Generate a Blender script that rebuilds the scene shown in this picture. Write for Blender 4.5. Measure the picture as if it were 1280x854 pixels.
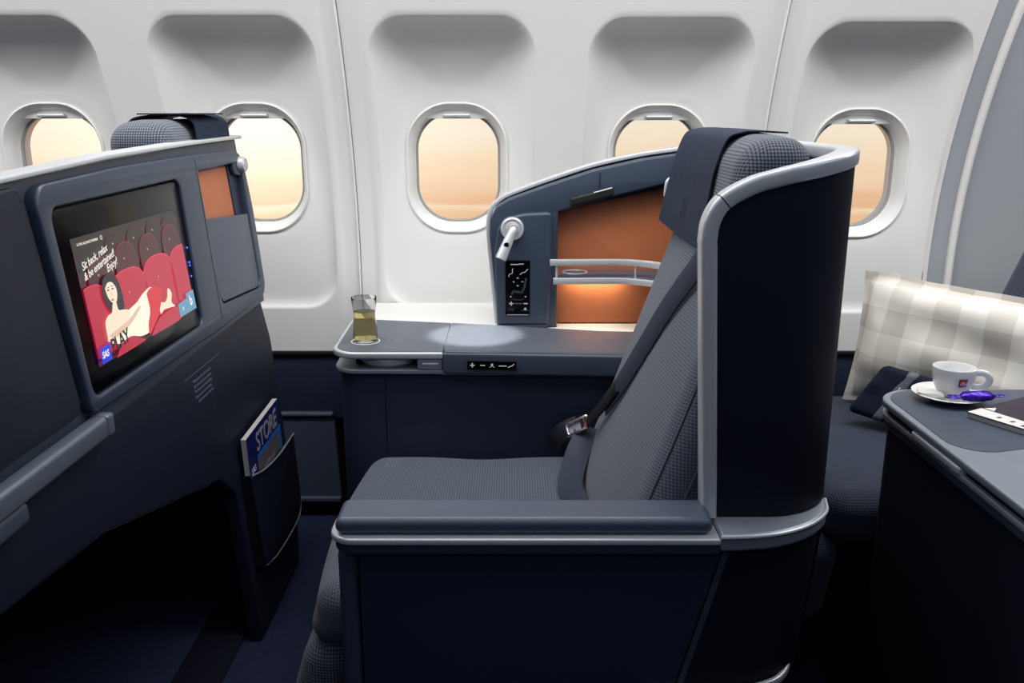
import bpy, bmesh, math, random
from mathutils import Vector, Matrix, noise
random.seed(4)
for o in list(bpy.data.objects): bpy.data.objects.remove(o)
scene = bpy.context.scene
C = scene.collection
R = math.radians

# ------------------------------------------------------------------ camera
EYE = 1.15
cam_d = bpy.data.cameras.new('camera'); cam = bpy.data.objects.new('camera', cam_d); C.objects.link(cam)
cam_d.sensor_width = 36; cam_d.lens = 36*1100/1280; cam_d.clip_start = .02
cam.location = (0, 0, EYE)
cam.rotation_euler = (math.pi/2 - math.atan(287/1100), 0, 0)
scene.camera = cam

# ------------------------------------------------------------------ view
vs = scene.view_settings
vs.view_transform = 'Standard'; vs.look = 'None'; vs.gamma = 1; vs.use_curve_mapping = False
vs.exposure = 0.0

# ------------------------------------------------------------------ world: warm evening sky over a cloud deck
w = bpy.data.worlds.new('sky'); scene.world = w; w.use_nodes = True
nt = w.node_tree; nt.nodes.clear(); N = nt.nodes.new; LK = nt.links.new
def mth(nt, op, a, b=None, c=None):
    n = nt.nodes.new('ShaderNodeMath'); n.operation = op
    for i, q in enumerate((a, b, c)):
        if q is None: continue
        if isinstance(q, (int, float)): n.inputs[i].default_value = q
        else: nt.links.new(q, n.inputs[i])
    return n.outputs[0]
tc = N('ShaderNodeTexCoord'); sx = N('ShaderNodeSeparateXYZ'); LK(tc.outputs['Generated'], sx.inputs[0])
mp = N('ShaderNodeMapping'); mp.inputs['Scale'].default_value = (2.2, 2.2, 26); LK(tc.outputs['Generated'], mp.inputs[0])
nz = N('ShaderNodeTexNoise'); nz.inputs['Scale'].default_value = 1.6; nz.inputs['Detail'].default_value = 5; LK(mp.outputs[0], nz.inputs[0])
el = mth(nt, 'ADD', sx.outputs[2], mth(nt, 'MULTIPLY', mth(nt, 'SUBTRACT', nz.outputs[0], .5), .05))
rp = N('ShaderNodeValToRGB'); LK(mth(nt, 'MULTIPLY_ADD', el, 2.0, .5), rp.inputs[0])
cr = rp.color_ramp
def lin(r, g, b): return tuple(((q/255)/12.92 if q <= 10 else (((q/255)+.055)/1.055)**2.4) for q in (r, g, b)) + (1,)
stops = [(.0, (232,176,132)), (.24, (240,190,146)), (.285, (244,200,156)), (.296, (252,226,194)), (.306, (240,190,148)),
         (.34, (248,210,172)), (.40, (254,228,194)), (.47, (255,240,216)), (.56, (253,236,216)), (1, (190,205,225))]
cr.elements[0].position = stops[0][0]; cr.elements[0].color = lin(*stops[0][1])
cr.elements[1].position = stops[-1][0]; cr.elements[1].color = lin(*stops[-1][1])
for p_, c_ in stops[1:-1]:
    e_ = cr.elements.new(p_); e_.color = lin(*c_)
dv = N('ShaderNodeVectorMath'); dv.operation = 'DOT_PRODUCT'; LK(tc.outputs['Generated'], dv.inputs[0])
dv.inputs[1].default_value = Vector((-.30, 1, .02)).normalized()
gl = mth(nt, 'POWER', mth(nt, 'MAXIMUM', dv.outputs['Value'], 0), 60)
mx = N('ShaderNodeMix'); mx.data_type = 'RGBA'; mx.blend_type = 'ADD'; mx.inputs[0].default_value = 1
LK(rp.outputs[0], mx.inputs[6])
gc = N('ShaderNodeMix'); gc.data_type = 'RGBA'; gc.inputs[6].default_value = (0, 0, 0, 1); gc.inputs[7].default_value = (.55, .50, .42, 1)
LK(gl, gc.inputs[0]); LK(gc.outputs[2], mx.inputs[7])
bg = N('ShaderNodeBackground'); LK(mx.outputs[2], bg.inputs[0]); bg.inputs[1].default_value = 1.0
ow = N('ShaderNodeOutputWorld'); LK(bg.outputs[0], ow.inputs[0])

# ------------------------------------------------------------------ cabin lights
def area(name, loc, target, sx_, sy_, power, col):
    d = bpy.data.lights.new(name, 'AREA'); d.shape = 'RECTANGLE'; d.size = sx_; d.size_y = sy_; d.energy = power; d.color = col
    o = bpy.data.objects.new(name, d); C.objects.link(o); o.location = loc
    v = Vector(target) - Vector(loc); o.rotation_euler = v.to_track_quat('-Z', 'Y').to_euler(); return o
area('sidewall_wash_light', (0, 1.70, 1.755), (0, 1.84, 1.0), 4.6, .42, 49, (1, .985, .96))
area('cabin_ceiling_light', (0, .75, 2.14), (0, .95, 0), 4.6, .45, 16, (.80, .88, 1))
area('centre_fill_light', (0, -.75, 2.14), (0, .2, 0), 4.6, .45, 11, (.72, .82, 1))  # unseen fill, added to brighten the aisle-facing panels and the floor
def spot(name, loc, target, power, ang, blend, col, rad=.01):
    d = bpy.data.lights.new(name, 'SPOT'); d.energy = power; d.spot_size = R(ang); d.spot_blend = blend; d.color = col; d.shadow_soft_size = rad
    o = bpy.data.objects.new(name, d); C.objects.link(o); o.location = loc
    o.rotation_euler = (Vector(target) - Vector(loc)).to_track_quat('-Z', 'Y').to_euler()
spot('reading_spot', (-.06, 1.80, 1.74), (-.080, 1.895, .67), 170, 12.5, .5, (1, .96, .9))

# ------------------------------------------------------------------ materials
MATS = {}
def new_mat(name):
    m = bpy.data.materials.new(name); m.use_nodes = True; MATS[name] = m
    return m, m.node_tree, m.node_tree.nodes['Principled BSDF']
def pmat(name, rgb, rough=.5, metal=0, bump=0, bscale=400, spec=.5, var=0, vscale=30, coat=0, bdist=.0006):
    m, t, b = new_mat(name)
    col = lin(*rgb)
    b.inputs['Base Color'].default_value = col; b.inputs['Roughness'].default_value = rough; b.inputs['Metallic'].default_value = metal
    b.inputs['Specular IOR Level'].default_value = spec; b.inputs['Coat Weight'].default_value = coat
    tcx = t.nodes.new('ShaderNodeTexCoord')
    n1 = t.nodes.new('ShaderNodeTexNoise'); n1.inputs['Scale'].default_value = vscale; n1.inputs['Detail'].default_value = 4
    t.links.new(tcx.outputs['Object'], n1.inputs[0])
    mr = t.nodes.new('ShaderNodeMapRange'); t.links.new(n1.outputs[0], mr.inputs[0])
    mr.inputs[3].default_value = rough - .06; mr.inputs[4].default_value = rough + .06
    t.links.new(mr.outputs[0], b.inputs['Roughness'])
    if var:
        mm = t.nodes.new('ShaderNodeMix'); mm.data_type = 'RGBA'
        mm.inputs[6].default_value = tuple(q*(1-var) for q in col[:3]) + (1,); mm.inputs[7].default_value = tuple(min(1, q*(1+var)) for q in col[:3]) + (1,)
        t.links.new(n1.outputs[0], mm.inputs[0]); t.links.new(mm.outputs[2], b.inputs['Base Color'])
    if bump:
        n2 = t.nodes.new('ShaderNodeTexNoise'); n2.inputs['Scale'].default_value = bscale; n2.inputs['Detail'].default_value = 2
        t.links.new(tcx.outputs['Object'], n2.inputs[0])
        bp = t.nodes.new('ShaderNodeBump'); bp.inputs['Strength'].default_value = bump; bp.inputs['Distance'].default_value = bdist
        t.links.new(n2.outputs[0], bp.inputs['Height']); t.links.new(bp.outputs[0], b.inputs['Normal'])
    return m
def emat(name, rgb, s=1.0):
    m, t, b = new_mat(name)
    b.inputs['Base Color'].default_value = (.004, .004, .004, 1); b.inputs['Roughness'].default_value = .25
    b.inputs['Emission Color'].default_value = lin(*rgb); b.inputs['Emission Strength'].default_value = s
    return m
def weave(name, ca, cb, k, rough=.85, bump=.5):
    m, t, b = new_mat(name)
    tcx = t.nodes.new('ShaderNodeTexCoord')
    sp = t.nodes.new('ShaderNodeSeparateXYZ'); t.links.new(tcx.outputs['Object'], sp.inputs[0])
    sn = t.nodes.new('ShaderNodeSeparateXYZ'); t.links.new(tcx.outputs['Normal'], sn.inputs[0])
    def dots(a, b_):                       # woven dots on the plane of axes a, b_
        return mth(t, 'MULTIPLY', mth(t, 'SINE', mth(t, 'MULTIPLY', mth(t, 'ADD', a, b_), k)), mth(t, 'SINE', mth(t, 'MULTIPLY', mth(t, 'SUBTRACT', a, b_), k)))
    X_, Y_, Z_ = sp.outputs
    ws = [mth(t, 'POWER', mth(t, 'ABSOLUTE', q), 6) for q in sn.outputs]
    tot = mth(t, 'ADD', mth(t, 'ADD', ws[0], ws[1]), ws[2])
    acc = mth(t, 'ADD', mth(t, 'ADD', mth(t, 'MULTIPLY', dots(Y_, Z_), ws[0]), mth(t, 'MULTIPLY', dots(X_, Z_), ws[1])), mth(t, 'MULTIPLY', dots(X_, Y_), ws[2]))
    s_ = mth(t, 'DIVIDE', acc, tot)
    f = mth(t, 'MULTIPLY_ADD', s_, .9, .5)
    nn = t.nodes.new('ShaderNodeTexNoise'); nn.inputs['Scale'].default_value = 900; t.links.new(tcx.outputs['Object'], nn.inputs[0])
    f = mth(t, 'ADD', f, mth(t, 'MULTIPLY', mth(t, 'SUBTRACT', nn.outputs[0], .5), .8))
    mm = t.nodes.new('ShaderNodeMix'); mm.data_type = 'RGBA'; mm.clamp_factor = True
    mm.inputs[6].default_value = lin(*ca); mm.inputs[7].default_value = lin(*cb); t.links.new(f, mm.inputs[0]); t.links.new(mm.outputs[2], b.inputs['Base Color'])
    bp = t.nodes.new('ShaderNodeBump'); bp.inputs['Strength'].default_value = bump; bp.inputs['Distance'].default_value = .0007
    t.links.new(f, bp.inputs['Height']); t.links.new(bp.outputs[0], b.inputs['Normal'])
    b.inputs['Roughness'].default_value = rough; b.inputs['Specular IOR Level'].default_value = .25
    b.inputs['Sheen Weight'].default_value = .15
    return m
pmat('wall_white', (226, 226, 224), .55, bump=.25, bscale=260, spec=.3)
pmat('wall_grey', (164, 168, 174), .5, bump=.2, bscale=260, spec=.35)
pmat('shade_white', (235, 235, 232), .45)
pmat('seal_grey', (150, 150, 148), .5)
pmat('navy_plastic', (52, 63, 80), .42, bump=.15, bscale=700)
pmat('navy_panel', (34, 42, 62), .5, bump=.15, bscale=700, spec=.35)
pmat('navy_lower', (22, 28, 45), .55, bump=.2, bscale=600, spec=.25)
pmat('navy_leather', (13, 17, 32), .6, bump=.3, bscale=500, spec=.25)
pmat('graphite', (70, 79, 94), .38, bump=.12, bscale=800)
pmat('graphite_top', (82, 88, 98), .42, bump=.12, bscale=900)
pmat('dado_grey', (66, 76, 96), .5, bump=.15, bscale=500)
pmat('silver', (203, 205, 208), .34, metal=.35)
pmat('silver_dark', (150, 156, 166), .36, metal=.4)
pmat('bar_grey', (104, 112, 126), .36, metal=.3)
pmat('chrome', (220, 220, 222), .12, metal=1)
pmat('black_gloss', (5, 6, 9), .16, spec=.12)
pmat('black_matte', (8, 9, 13), .6)
pmat('cavity', (6, 7, 11), .9, spec=.1)
pmat('orange_leather', (184, 108, 70), .5, bump=.35, bscale=420, spec=.35, var=.05)
pmat('carpet', (40, 47, 72), .95, bump=1.0, bscale=330, spec=.1, var=.45, vscale=60, bdist=.004)
pmat('cover_cloth', (31, 40, 58), .8, bump=.3, bscale=600, spec=.2)
pmat('belt_webbing', (40, 48, 64), .6, bump=.4, bscale=900, spec=.3)
pmat('belt_dark', (14, 17, 26), .55)
pmat('piping', (40, 46, 58), .6)
weave('seat_weave', (52, 59, 72), (94, 101, 113), 640, bump=.3)
weave('seat_weave_coarse', (34, 39, 50), (112, 118, 130), 640, bump=.6)
weave('seat_weave_dark', (22, 28, 46), (60, 69, 90), 700)
pmat('porcelain', (238, 238, 236), .15, spec=.5)
pmat('paper_white', (232, 228, 222), .6)
pmat('page_edge', (190, 186, 182), .7)
pmat('ink_navy', (22, 28, 92), .4)
pmat('ink_blue', (40, 110, 200), .4)
pmat('ink_taupe', (110, 92, 96), .4)
pmat('ink_grey', (150, 150, 165), .5)
pmat('ink_black', (18, 18, 22), .4)
pmat('ink_plum', (52, 36, 52), .3)
pmat('ink_lilac', (130, 110, 190), .3)
pmat('ink_cyan', (150, 215, 240), .3)
pmat('ink_orange', (216, 110, 60), .4)
pmat('ink_yellow', (226, 205, 60), .4)
pmat('ink_brown', (120, 80, 90), .4)
pmat('ink_red', (184, 24, 40), .3)
pmat('ink_white', (228, 228, 232), .5)
pmat('label_print', (120, 126, 145), .6)
pmat('embroidery', (14, 18, 28), .7)
pmat('purple_foil', (70, 30, 170), .22, metal=.55, bump=.9, bscale=120, bdist=.003)
pmat('pouch_navy', (24, 31, 50), .85, bump=.5, bscale=500, spec=.2)
pmat('pouch_band', (92, 96, 106), .6)
# checked pillow cloth
m, t, b = new_mat('pillow_check')
tcx = t.nodes.new('ShaderNodeTexCoord'); sp = t.nodes.new('ShaderNodeSeparateXYZ'); t.links.new(tcx.outputs['Object'], sp.inputs[0])
def stripe(out, per, off): return mth(t, 'GREATER_THAN', mth(t, 'FRACT', mth(t, 'MULTIPLY_ADD', out, 1/per, off)), .5)
sf = mth(t, 'ADD', stripe(sp.outputs[0], .112, .1), stripe(sp.outputs[1], .112, .3))
rp2 = t.nodes.new('ShaderNodeValToRGB'); t.links.new(mth(t, 'MULTIPLY', sf, .5), rp2.inputs[0])
rp2.color_ramp.interpolation = 'CONSTANT'
rp2.color_ramp.elements[0].position = 0; rp2.color_ramp.elements[0].color = lin(240, 235, 226)
rp2.color_ramp.elements[1].position = .75; rp2.color_ramp.elements[1].color = lin(204, 197, 188)
e_ = rp2.color_ramp.elements.new(.25); e_.color = lin(224, 218, 208)
t.links.new(rp2.outputs[0], b.inputs['Base Color']); b.inputs['Roughness'].default_value = .9; b.inputs['Specular IOR Level'].default_value = .1
# glass
m, t, b = new_mat('clear_glass'); b.inputs['Transmission Weight'].default_value = 1; b.inputs['Roughness'].default_value = .01; b.inputs['IOR'].default_value = 1.22
m, t, b = new_mat('white_wine'); b.inputs['Base Color'].default_value = lin(250, 228, 158); b.inputs['Transmission Weight'].default_value = 1; b.inputs['Roughness'].default_value = .02; b.inputs['IOR'].default_value = 1.12
m, t, b = new_mat('window_pane')
tr = t.nodes.new('ShaderNodeBsdfTransparent'); tr.inputs[0].default_value = (.97, .97, .97, 1)
gs = t.nodes.new('ShaderNodeBsdfGlossy'); gs.inputs['Roughness'].default_value = .02
fr = t.nodes.new('ShaderNodeFresnel'); fr.inputs[0].default_value = 1.3
ms = t.nodes.new('ShaderNodeMixShader'); t.links.new(fr.outputs[0], ms.inputs[0]); t.links.new(tr.outputs[0], ms.inputs[1]); t.links.new(gs.outputs[0], ms.inputs[2])
t.links.new(ms.outputs[0], t.nodes['Material Output'].inputs[0])
# screen colours (the display gives off light)
emat('scr_black', (24, 10, 18), .9)
emat('scr_back', (70, 14, 28), .9)
emat('scr_dim', (96, 18, 36), .9)
emat('scr_mid', (140, 24, 48), .95)
emat('scr_red', (186, 30, 60), 1)
emat('scr_edge', (226, 60, 96), 1)
emat('scr_skin', (250, 226, 200), 1)
emat('scr_shade', (226, 190, 166), 1)
emat('scr_dress', (250, 244, 220), 1)
emat('scr_hair', (22, 22, 30), 1)
emat('scr_scarlet', (214, 34, 52), 1)
emat('scr_white', (240, 236, 226), 1)
emat('scr_blue', (30, 60, 220), 1)
emat('scr_teal', (92, 150, 180), 1)
emat('scr_gold', (220, 190, 130), 1)
emat('scr_lips', (200, 60, 70), 1)
emat('led_blue', (70, 90, 255), 2.2)
emat('icon_white', (200, 204, 214), .6)
emat('icon_dim', (90, 96, 112), .7)

# ------------------------------------------------------------------ helpers
def inv(o): return Matrix.Translation(-o.location)
def obj(name, me, mat, parent=None, smooth=35, **props):
    if isinstance(me, bmesh.types.BMesh):
        bm = me; me = bpy.data.meshes.new(name); bmesh.ops.recalc_face_normals(bm, faces=bm.faces); bm.to_mesh(me); bm.free()
    me.name = name
    o = bpy.data.objects.new(name, me); C.objects.link(o)
    me.materials.clear(); me.materials.append(MATS[mat])
    if smooth:
        me.shade_smooth(); me.set_sharp_from_angle(angle=R(smooth))
    else: me.shade_flat()
    if parent is not None:
        o.parent = parent
        root = parent
        while root.parent is not None: root = root.parent
        if parent.parent is None: o.matrix_parent_inverse = parent.matrix_basis.inverted()
        else: o.matrix_parent_inverse = Matrix.Identity(4)
    for k, v in props.items(): o[k] = v
    return o
def thing(name, label, cat, loc, group=None):
    o = bpy.data.objects.new(name, None); C.objects.link(o); o.location = loc; o.empty_display_size = .05
    o['label'] = label; o['category'] = cat
    if group: o['group'] = group
    return o
def tag(o, label, cat, group=None):
    o['label'] = label; o['category'] = cat
    if group: o['group'] = group
    return o
def struct(name, me, mat, **k):
    o = obj(name, me, mat, **k); o['kind'] = 'structure'; return o
def frame(o, x, y, z=None):
    x = Vector(x).normalized(); y = Vector(y).normalized()
    z = x.cross(y).normalized(); y = z.cross(x).normalized()
    M = Matrix.Identity(4)
    for i in range(3): M[i][0] = x[i]; M[i][1] = y[i]; M[i][2] = z[i]; M[i][3] = o[i]
    return M
def rpoly(pts, r=0, n=6):
    """closed polygon with filleted corners; pts (x, y[, r])"""
    out = []; L = len(pts)
    for i in range(L):
        p = Vector(pts[i][:2]); rr = pts[i][2] if len(pts[i]) > 2 else r
        a = Vector(pts[i-1][:2]); c = Vector(pts[(i+1) % L][:2])
        if rr <= 0: out.append(tuple(p)); continue
        u = (a-p); v = (c-p); lu, lv = u.length, v.length; u /= lu; v /= lv
        ang = u.angle(v); d = min(rr/math.tan(ang/2), lu*.49, lv*.49); r2 = d*math.tan(ang/2)
        cen = p + (u+v).normalized()*(r2/math.sin(ang/2))
        s0 = p+u*d-cen; s1 = p+v*d-cen
        a0 = math.atan2(s0.y, s0.x); da = math.atan2(s1.y, s1.x)-a0
        while da > math.pi: da -= 2*math.pi
        while da < -math.pi: da += 2*math.pi
        for k in range(n+1):
            q = a0+da*k/n; out.append((cen.x+r2*math.cos(q), cen.y+r2*math.sin(q)))
    return out
def rrect(x0, y0, x1, y1, r, n=6): return rpoly([(x0, y0), (x1, y0), (x1, y1), (x0, y1)], r, n)
def circ(cx, cy, rx, ry=None, n=32, a0=0, a1=2*math.pi):
    ry = rx if ry is None else ry
    return [(cx+rx*math.cos(a0+(a1-a0)*k/n), cy+ry*math.sin(a0+(a1-a0)*k/n)) for k in range(n)]
def plate(outlines, depth, M=None, bevel=0, res=2, lift=0):
    """flat plate (first outline minus any inner outlines), local z from lift to lift+depth, placed by M"""
    cu = bpy.data.curves.new('c', 'CURVE'); cu.dimensions = '2D'; cu.fill_mode = 'BOTH'
    for ol in outlines:
        s = cu.splines.new('POLY'); s.points.add(len(ol)-1); s.use_cyclic_u = True
        for p, q in zip(s.points, ol): p.co = (q[0], q[1], 0, 1)
    cu.extrude = max(depth/2-bevel, 1e-5); cu.bevel_depth = bevel; cu.bevel_resolution = res; cu.offset = -bevel
    ob = bpy.data.objects.new('c', cu); me = bpy.data.meshes.new_from_object(ob)
    bpy.data.objects.remove(ob); bpy.data.curves.remove(cu)
    me.transform(Matrix.Translation((0, 0, depth/2+lift)))
    bm = bmesh.new(); bm.from_mesh(me); bpy.data.meshes.remove(me)
    bmesh.ops.remove_doubles(bm, verts=bm.verts, dist=1e-6)
    if M is not None: bm.transform(M)
    return bm
def text(body, size, M, ext=.0002, align='LEFT', shear=0, sp=1.0, bold=0):
    cu = bpy.data.curves.new('t', 'FONT'); cu.body = body; cu.size = size; cu.extrude = ext; cu.align_x = align; cu.shear = shear
    cu.space_character = sp; cu.offset = bold; cu.resolution_u = 3
    ob = bpy.data.objects.new('t', cu); me = bpy.data.meshes.new_from_object(ob)
    bpy.data.objects.remove(ob); bpy.data.curves.remove(cu)
    bm = bmesh.new(); bm.from_mesh(me); bpy.data.meshes.remove(me); bm.transform(M); return bm
def merge(*bms):
    a = bms[0]
    for b_ in bms[1:]:
        me = bpy.data.meshes.new('x'); b_.to_mesh(me); b_.free(); a.from_mesh(me); bpy.data.meshes.remove(me)
    return a
def box(x0, y0, z0, x1, y1, z1, bev=0, seg=3, M=None):
    bm = bmesh.new(); bmesh.ops.create_cube(bm, size=1)
    bm.transform(Matrix.Translation(((x0+x1)/2, (y0+y1)/2, (z0+z1)/2)) @ Matrix.Diagonal((abs(x1-x0), abs(y1-y0), abs(z1-z0), 1)))
    if bev: bmesh.ops.bevel(bm, geom=list(bm.edges), offset=bev, segments=seg, profile=.5, affect='EDGES')
    if M is not None: bm.transform(M)
    return bm
def softbox(x0, y0, z0, x1, y1, z1, r, nf=10, nc=5, fn=None):
    """rounded box with an even grid, then each vertex passed through fn"""
    h = Vector(((x1-x0)/2, (y1-y0)/2, (z1-z0)/2)); cen = Vector(((x0+x1)/2, (y0+y1)/2, (z0+z1)/2))
    def samp(hh):
        a = [math.tan(math.pi/4*k/nc) for k in range(nc+1)]
        L = [hh-r+r*q for q in a]; inner = [-(hh-r)+2*(hh-r)*k/nf for k in range(1, nf)]
        return [-q for q in reversed(L)] + inner + L
    S = [samp(q) for q in h]
    bm = bmesh.new()
    for ax in range(3):
        i, j = (ax+1) % 3, (ax+2) % 3
        for sg in (-1, 1):
            grid = []
            for a in S[i]:
                row = []
                for b_ in S[j]:
                    p = Vector((0, 0, 0)); p[ax] = sg*h[ax]; p[i] = a; p[j] = b_
                    q = Vector([max(-(h[k]-r), min(h[k]-r, p[k])) for k in range(3)])
                    d = p-q; p = q+d.normalized()*r+cen
                    row.append(bm.verts.new(p))
                grid.append(row)
            for a in range(len(grid)-1):
                for b_ in range(len(grid[0])-1):
                    bm.faces.new((grid[a][b_], grid[a+1][b_], grid[a+1][b_+1], grid[a][b_+1]))
    bmesh.ops.remove_doubles(bm, verts=bm.verts, dist=1e-5)
    if fn:
        for v in bm.verts: v.co = Vector(fn(*v.co))
    return bm
def loft(rings, close=True, caps=True):
    bm = bmesh.new(); V = [[bm.verts.new(p) for p in r_] for r_ in rings]
    n = len(V[0])
    for a, b_ in zip(V[:-1], V[1:]):
        for k in range(n if close else n-1):
            bm.faces.new((a[k], a[(k+1) % n], b_[(k+1) % n], b_[k]))
    if caps and close:
        bm.faces.new(list(reversed(V[0]))); bm.faces.new(V[-1])
    return bm
def lathe(prof, n=40, M=None):
    rings = [[(r_*math.cos(2*math.pi*k/n), r_*math.sin(2*math.pi*k/n), z_) for k in range(n)] for r_, z_ in prof]
    bm = loft(rings, True, False)
    if M is not None: bm.transform(M)
    bmesh.ops.remove_doubles(bm, verts=bm.verts, dist=1e-6)
    return bm
def spline(pts, n=8):
    """Catmull-Rom through pts"""
    P = [Vector(p) for p in pts]; P = [P[0]*2-P[1]] + P + [P[-1]*2-P[-2]]; out = []
    for i in range(1, len(P)-2):
        for k in range(n):
            t_ = k/n
            out.append(.5*((2*P[i])+(P[i+1]-P[i-1])*t_+(2*P[i-1]-5*P[i]+4*P[i+1]-P[i+2])*t_*t_+(3*P[i]-P[i-1]-3*P[i+1]+P[i+2])*t_**3))
    out.append(P[-2]); return out
def sweep(path, sec, normal, caps=True, scl=None):
    """sweep 2-D section (a along normal, b along normal x tangent) on path; normal: vector or list"""
    P = [Vector(p) for p in path]; rings = []
    for i, p in enumerate(P):
        t_ = (P[min(i+1, len(P)-1)]-P[max(i-1, 0)]).normalized()
        nn = Vector(normal[i] if isinstance(normal, list) else normal)
        nn = (nn-t_*nn.dot(t_)).normalized(); b_ = nn.cross(t_)
        k_ = scl[i] if scl else 1
        rings.append([p+nn*a+b_*c*k_ for a, c in sec])
    return loft(rings, True, caps)
def tube(path, r, n=10, up=(0, 0, 1)):
    return sweep(path, circ(0, 0, r, n=n), up)
def ribbon(path, wdt, th, normal): return sweep(path, rrect(-th/2, -wdt/2, th/2, wdt/2, th*.45, 2), normal)

# ================================================================== SETTING
def wall_y(z):                      # the sidewall curves inwards with height
    return 2.36-.43*max(0, z-.74)**2
WX = [-1.205, -.675, -.145, .385, .915]
WDZ = [0, 0, 0, -.004, -.014]
NA = 144
def sdf_rr(x, z, cx, cz, hx, hz, r):
    qx = abs(x-cx)-(hx-r); qz = abs(z-cz)-(hz-r)
    return math.hypot(max(qx, 0), max(qz, 0))+min(max(qx, qz), 0)-r
def ray_rr(a, ox, oz, cx, cz, hx, hz, r):
    lo, hi = 0, 3
    dx, dz = math.cos(a), math.sin(a)
    for _ in range(40):
        md = (lo+hi)/2
        if sdf_rr(ox+dx*md, oz+dz*md, cx, cz, hx, hz, r) > 0: hi = md
        else: lo = md
    return lo
RZ0, RZ1 = .632, 1.368
def bay(bm, X, x0, x1, dz, z0=.50, z1=1.70):
    """one window bay: sidewall with a coved recess, ringed oval opening and reveal"""
    ox, oz = X, 1.005+dz
    angs = sorted({round(2*math.pi*k/NA, 6) for k in range(NA)} | {round(math.atan2(b_-oz, a-ox) % (2*math.pi), 6) for a in (x0, x1) for b_ in (z0, z1)})
    hx = .199; rc = ((RZ0+RZ1)/2+dz); rh = (RZ1-RZ0)/2
    def yb(z): return 2.374-.015*(z-.64)
    def y_rec(x, z):
        s_ = -sdf_rr(x, z, X, rc, hx, rh, .085)
        yp = wall_y(z); d = max(yb(z)-yp, .006)
        top = max(0, min(1, (z-1.0)/.3))
        rr = .022+d*(.75+1.55*top)
        f = min(max(s_, 0)/rr, 1)
        return yp+d*math.sqrt(max(0, 1-(1-f)**2))
    rings = []
    def ring(fn): rings.append([bm.verts.new(fn(a)) for a in angs])
    def at(a, r_): return ox+math.cos(a)*r_, oz+math.sin(a)*r_
    def rect_r(a):
        dx, dz_ = math.cos(a), math.sin(a); L = []
        if dx > 1e-9: L.append((x1-ox)/dx)
        if dx < -1e-9: L.append((x0-ox)/dx)
        if dz_ > 1e-9: L.append((z1-oz)/dz_)
        if dz_ < -1e-9: L.append((z0-oz)/dz_)
        return min(L)
    r_rec = {a: ray_rr(a, ox, oz, X, rc, hx, rh, .085) for a in angs}
    def flange(x, z):                    # shallow step along the panel joints
        d = 9
        for sx_ in SEAMS: d = min(d, abs(x-sx_))
        return .007*(1-max(0, min(1, (d-.040)/.012)))
    for f in (1, .93, .86, .8, .74, .68, .6, .5, .4, .3, .2, .1, .05):
        def fn(a, f=f):
            r_ = r_rec[a]+(rect_r(a)-r_rec[a])*f; x, z = at(a, r_)
            return (x, wall_y(z)+flange(x, z), z)
        ring(fn)
    # rounded lip of the recess
    def fn(a): x, z = at(a, r_rec[a]+.004); return (x, wall_y(z), z)
    ring(fn)
    def fn(a): x, z = at(a, r_rec[a]-.001); return (x, wall_y(z)+.003, z)
    ring(fn)
    HXo, HZo = .136, .172
    ro = {a: ray_rr(a, ox, oz, ox, oz, HXo, HZo, .118) for a in angs}
    for f in (.015, .035, .06, .09, .125, .165, .21, .26, .32, .39, .47, .56, .66, .77, .88, 1):
        def fn(a, f=f):
            r_ = r_rec[a]+(ro[a]-r_rec[a])*f; x, z = at(a, r_); return (x, y_rec(x, z), z)
        ring(fn)
    yw = {a: y_rec(*at(a, ro[a])) for a in angs}
    for hx_, hz_, rr, dy in ((.134, .170, .116, .002), (.1335, .1695, .1155, -.004), (.130, .166, .112, -.006), (.127, .163, .109, -.003), (.126, .162, .108, .004),
                             (.123, .158, .106, .010), (.119, .152, .103, .022), (.1165, .149, .101, .040), (.116, .1485, .1005, .046), (.1135, .146, .0985, .050), (.112, .1445, .097, .075), (.1115, .144, .0965, .10)):
        def fn(a, q=(hx_, hz_, rr, dy)):
            r_ = ray_rr(a, ox, oz, ox, oz, *q[:3]); x, z = at(a, r_)
            w_ = min(1, max(0, (q[3]+.006)/.05)); return (x, (yw[a]+q[3])*(1-w_)+(2.362+q[3])*w_, z)
        ring(fn)
    n = len(angs)
    for r0, r1 in zip(rings[:-1], rings[1:]):
        for k in range(n):
            try: bm.faces.new((r0[k], r0[(k+1) % n], r1[(k+1) % n], r1[k]))
            except ValueError: pass
SEAMS = [-.41, .65]
def wall_panel(name, bays):
    bm = bmesh.new()
    for X, x0, x1, dz in bays: bay(bm, X, x0, x1, dz)
    bmesh.ops.remove_doubles(bm, verts=bm.verts, dist=1e-4)
    return struct(name, bm, 'wall_white', smooth=50)
g = .0012
wall_panel('wall_window_side_forward', [(WX[0], -1.47, -.94, 0), (WX[1], -.94, -.41-g, 0)])
wall_panel('wall_window_side', [(WX[2], -.41+g, .12, 0), (WX[3], .12, .65-g, WDZ[3])])
wall_panel('wall_window_side_aft', [(WX[4], .65+g, 1.128, WDZ[4])])
# joint strips between sidewall panels (dark line inside a bright edge)
def wall_strip(xa, xb, off, z0=.5, z1=1.7, th=.01, bulge=0):
    sec = []
    zs = [z0+(z1-z0)*k/30 for k in range(31)]
    rings = []
    for z in zs:
        y = wall_y(z)+off; n = 6; pr = []
        for k in range(n+1):
            f = k/n; pr.append((xa+(xb-xa)*f, y-bulge*math.sin(math.pi*f), z))
        pr += [(xb, y+th, z), (xa, y+th, z)]; rings.append(pr)
    return loft(rings)
for i, sx_ in enumerate(SEAMS):
    struct('trim_%d' % (i*2+1), wall_strip(sx_-.0065, sx_-.0018, .002, bulge=.003), 'wall_white')
    struct('trim_%d' % (i*2+2), wall_strip(sx_-.0014, sx_+.005, .009, th=.004), 'seal_grey')
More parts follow.
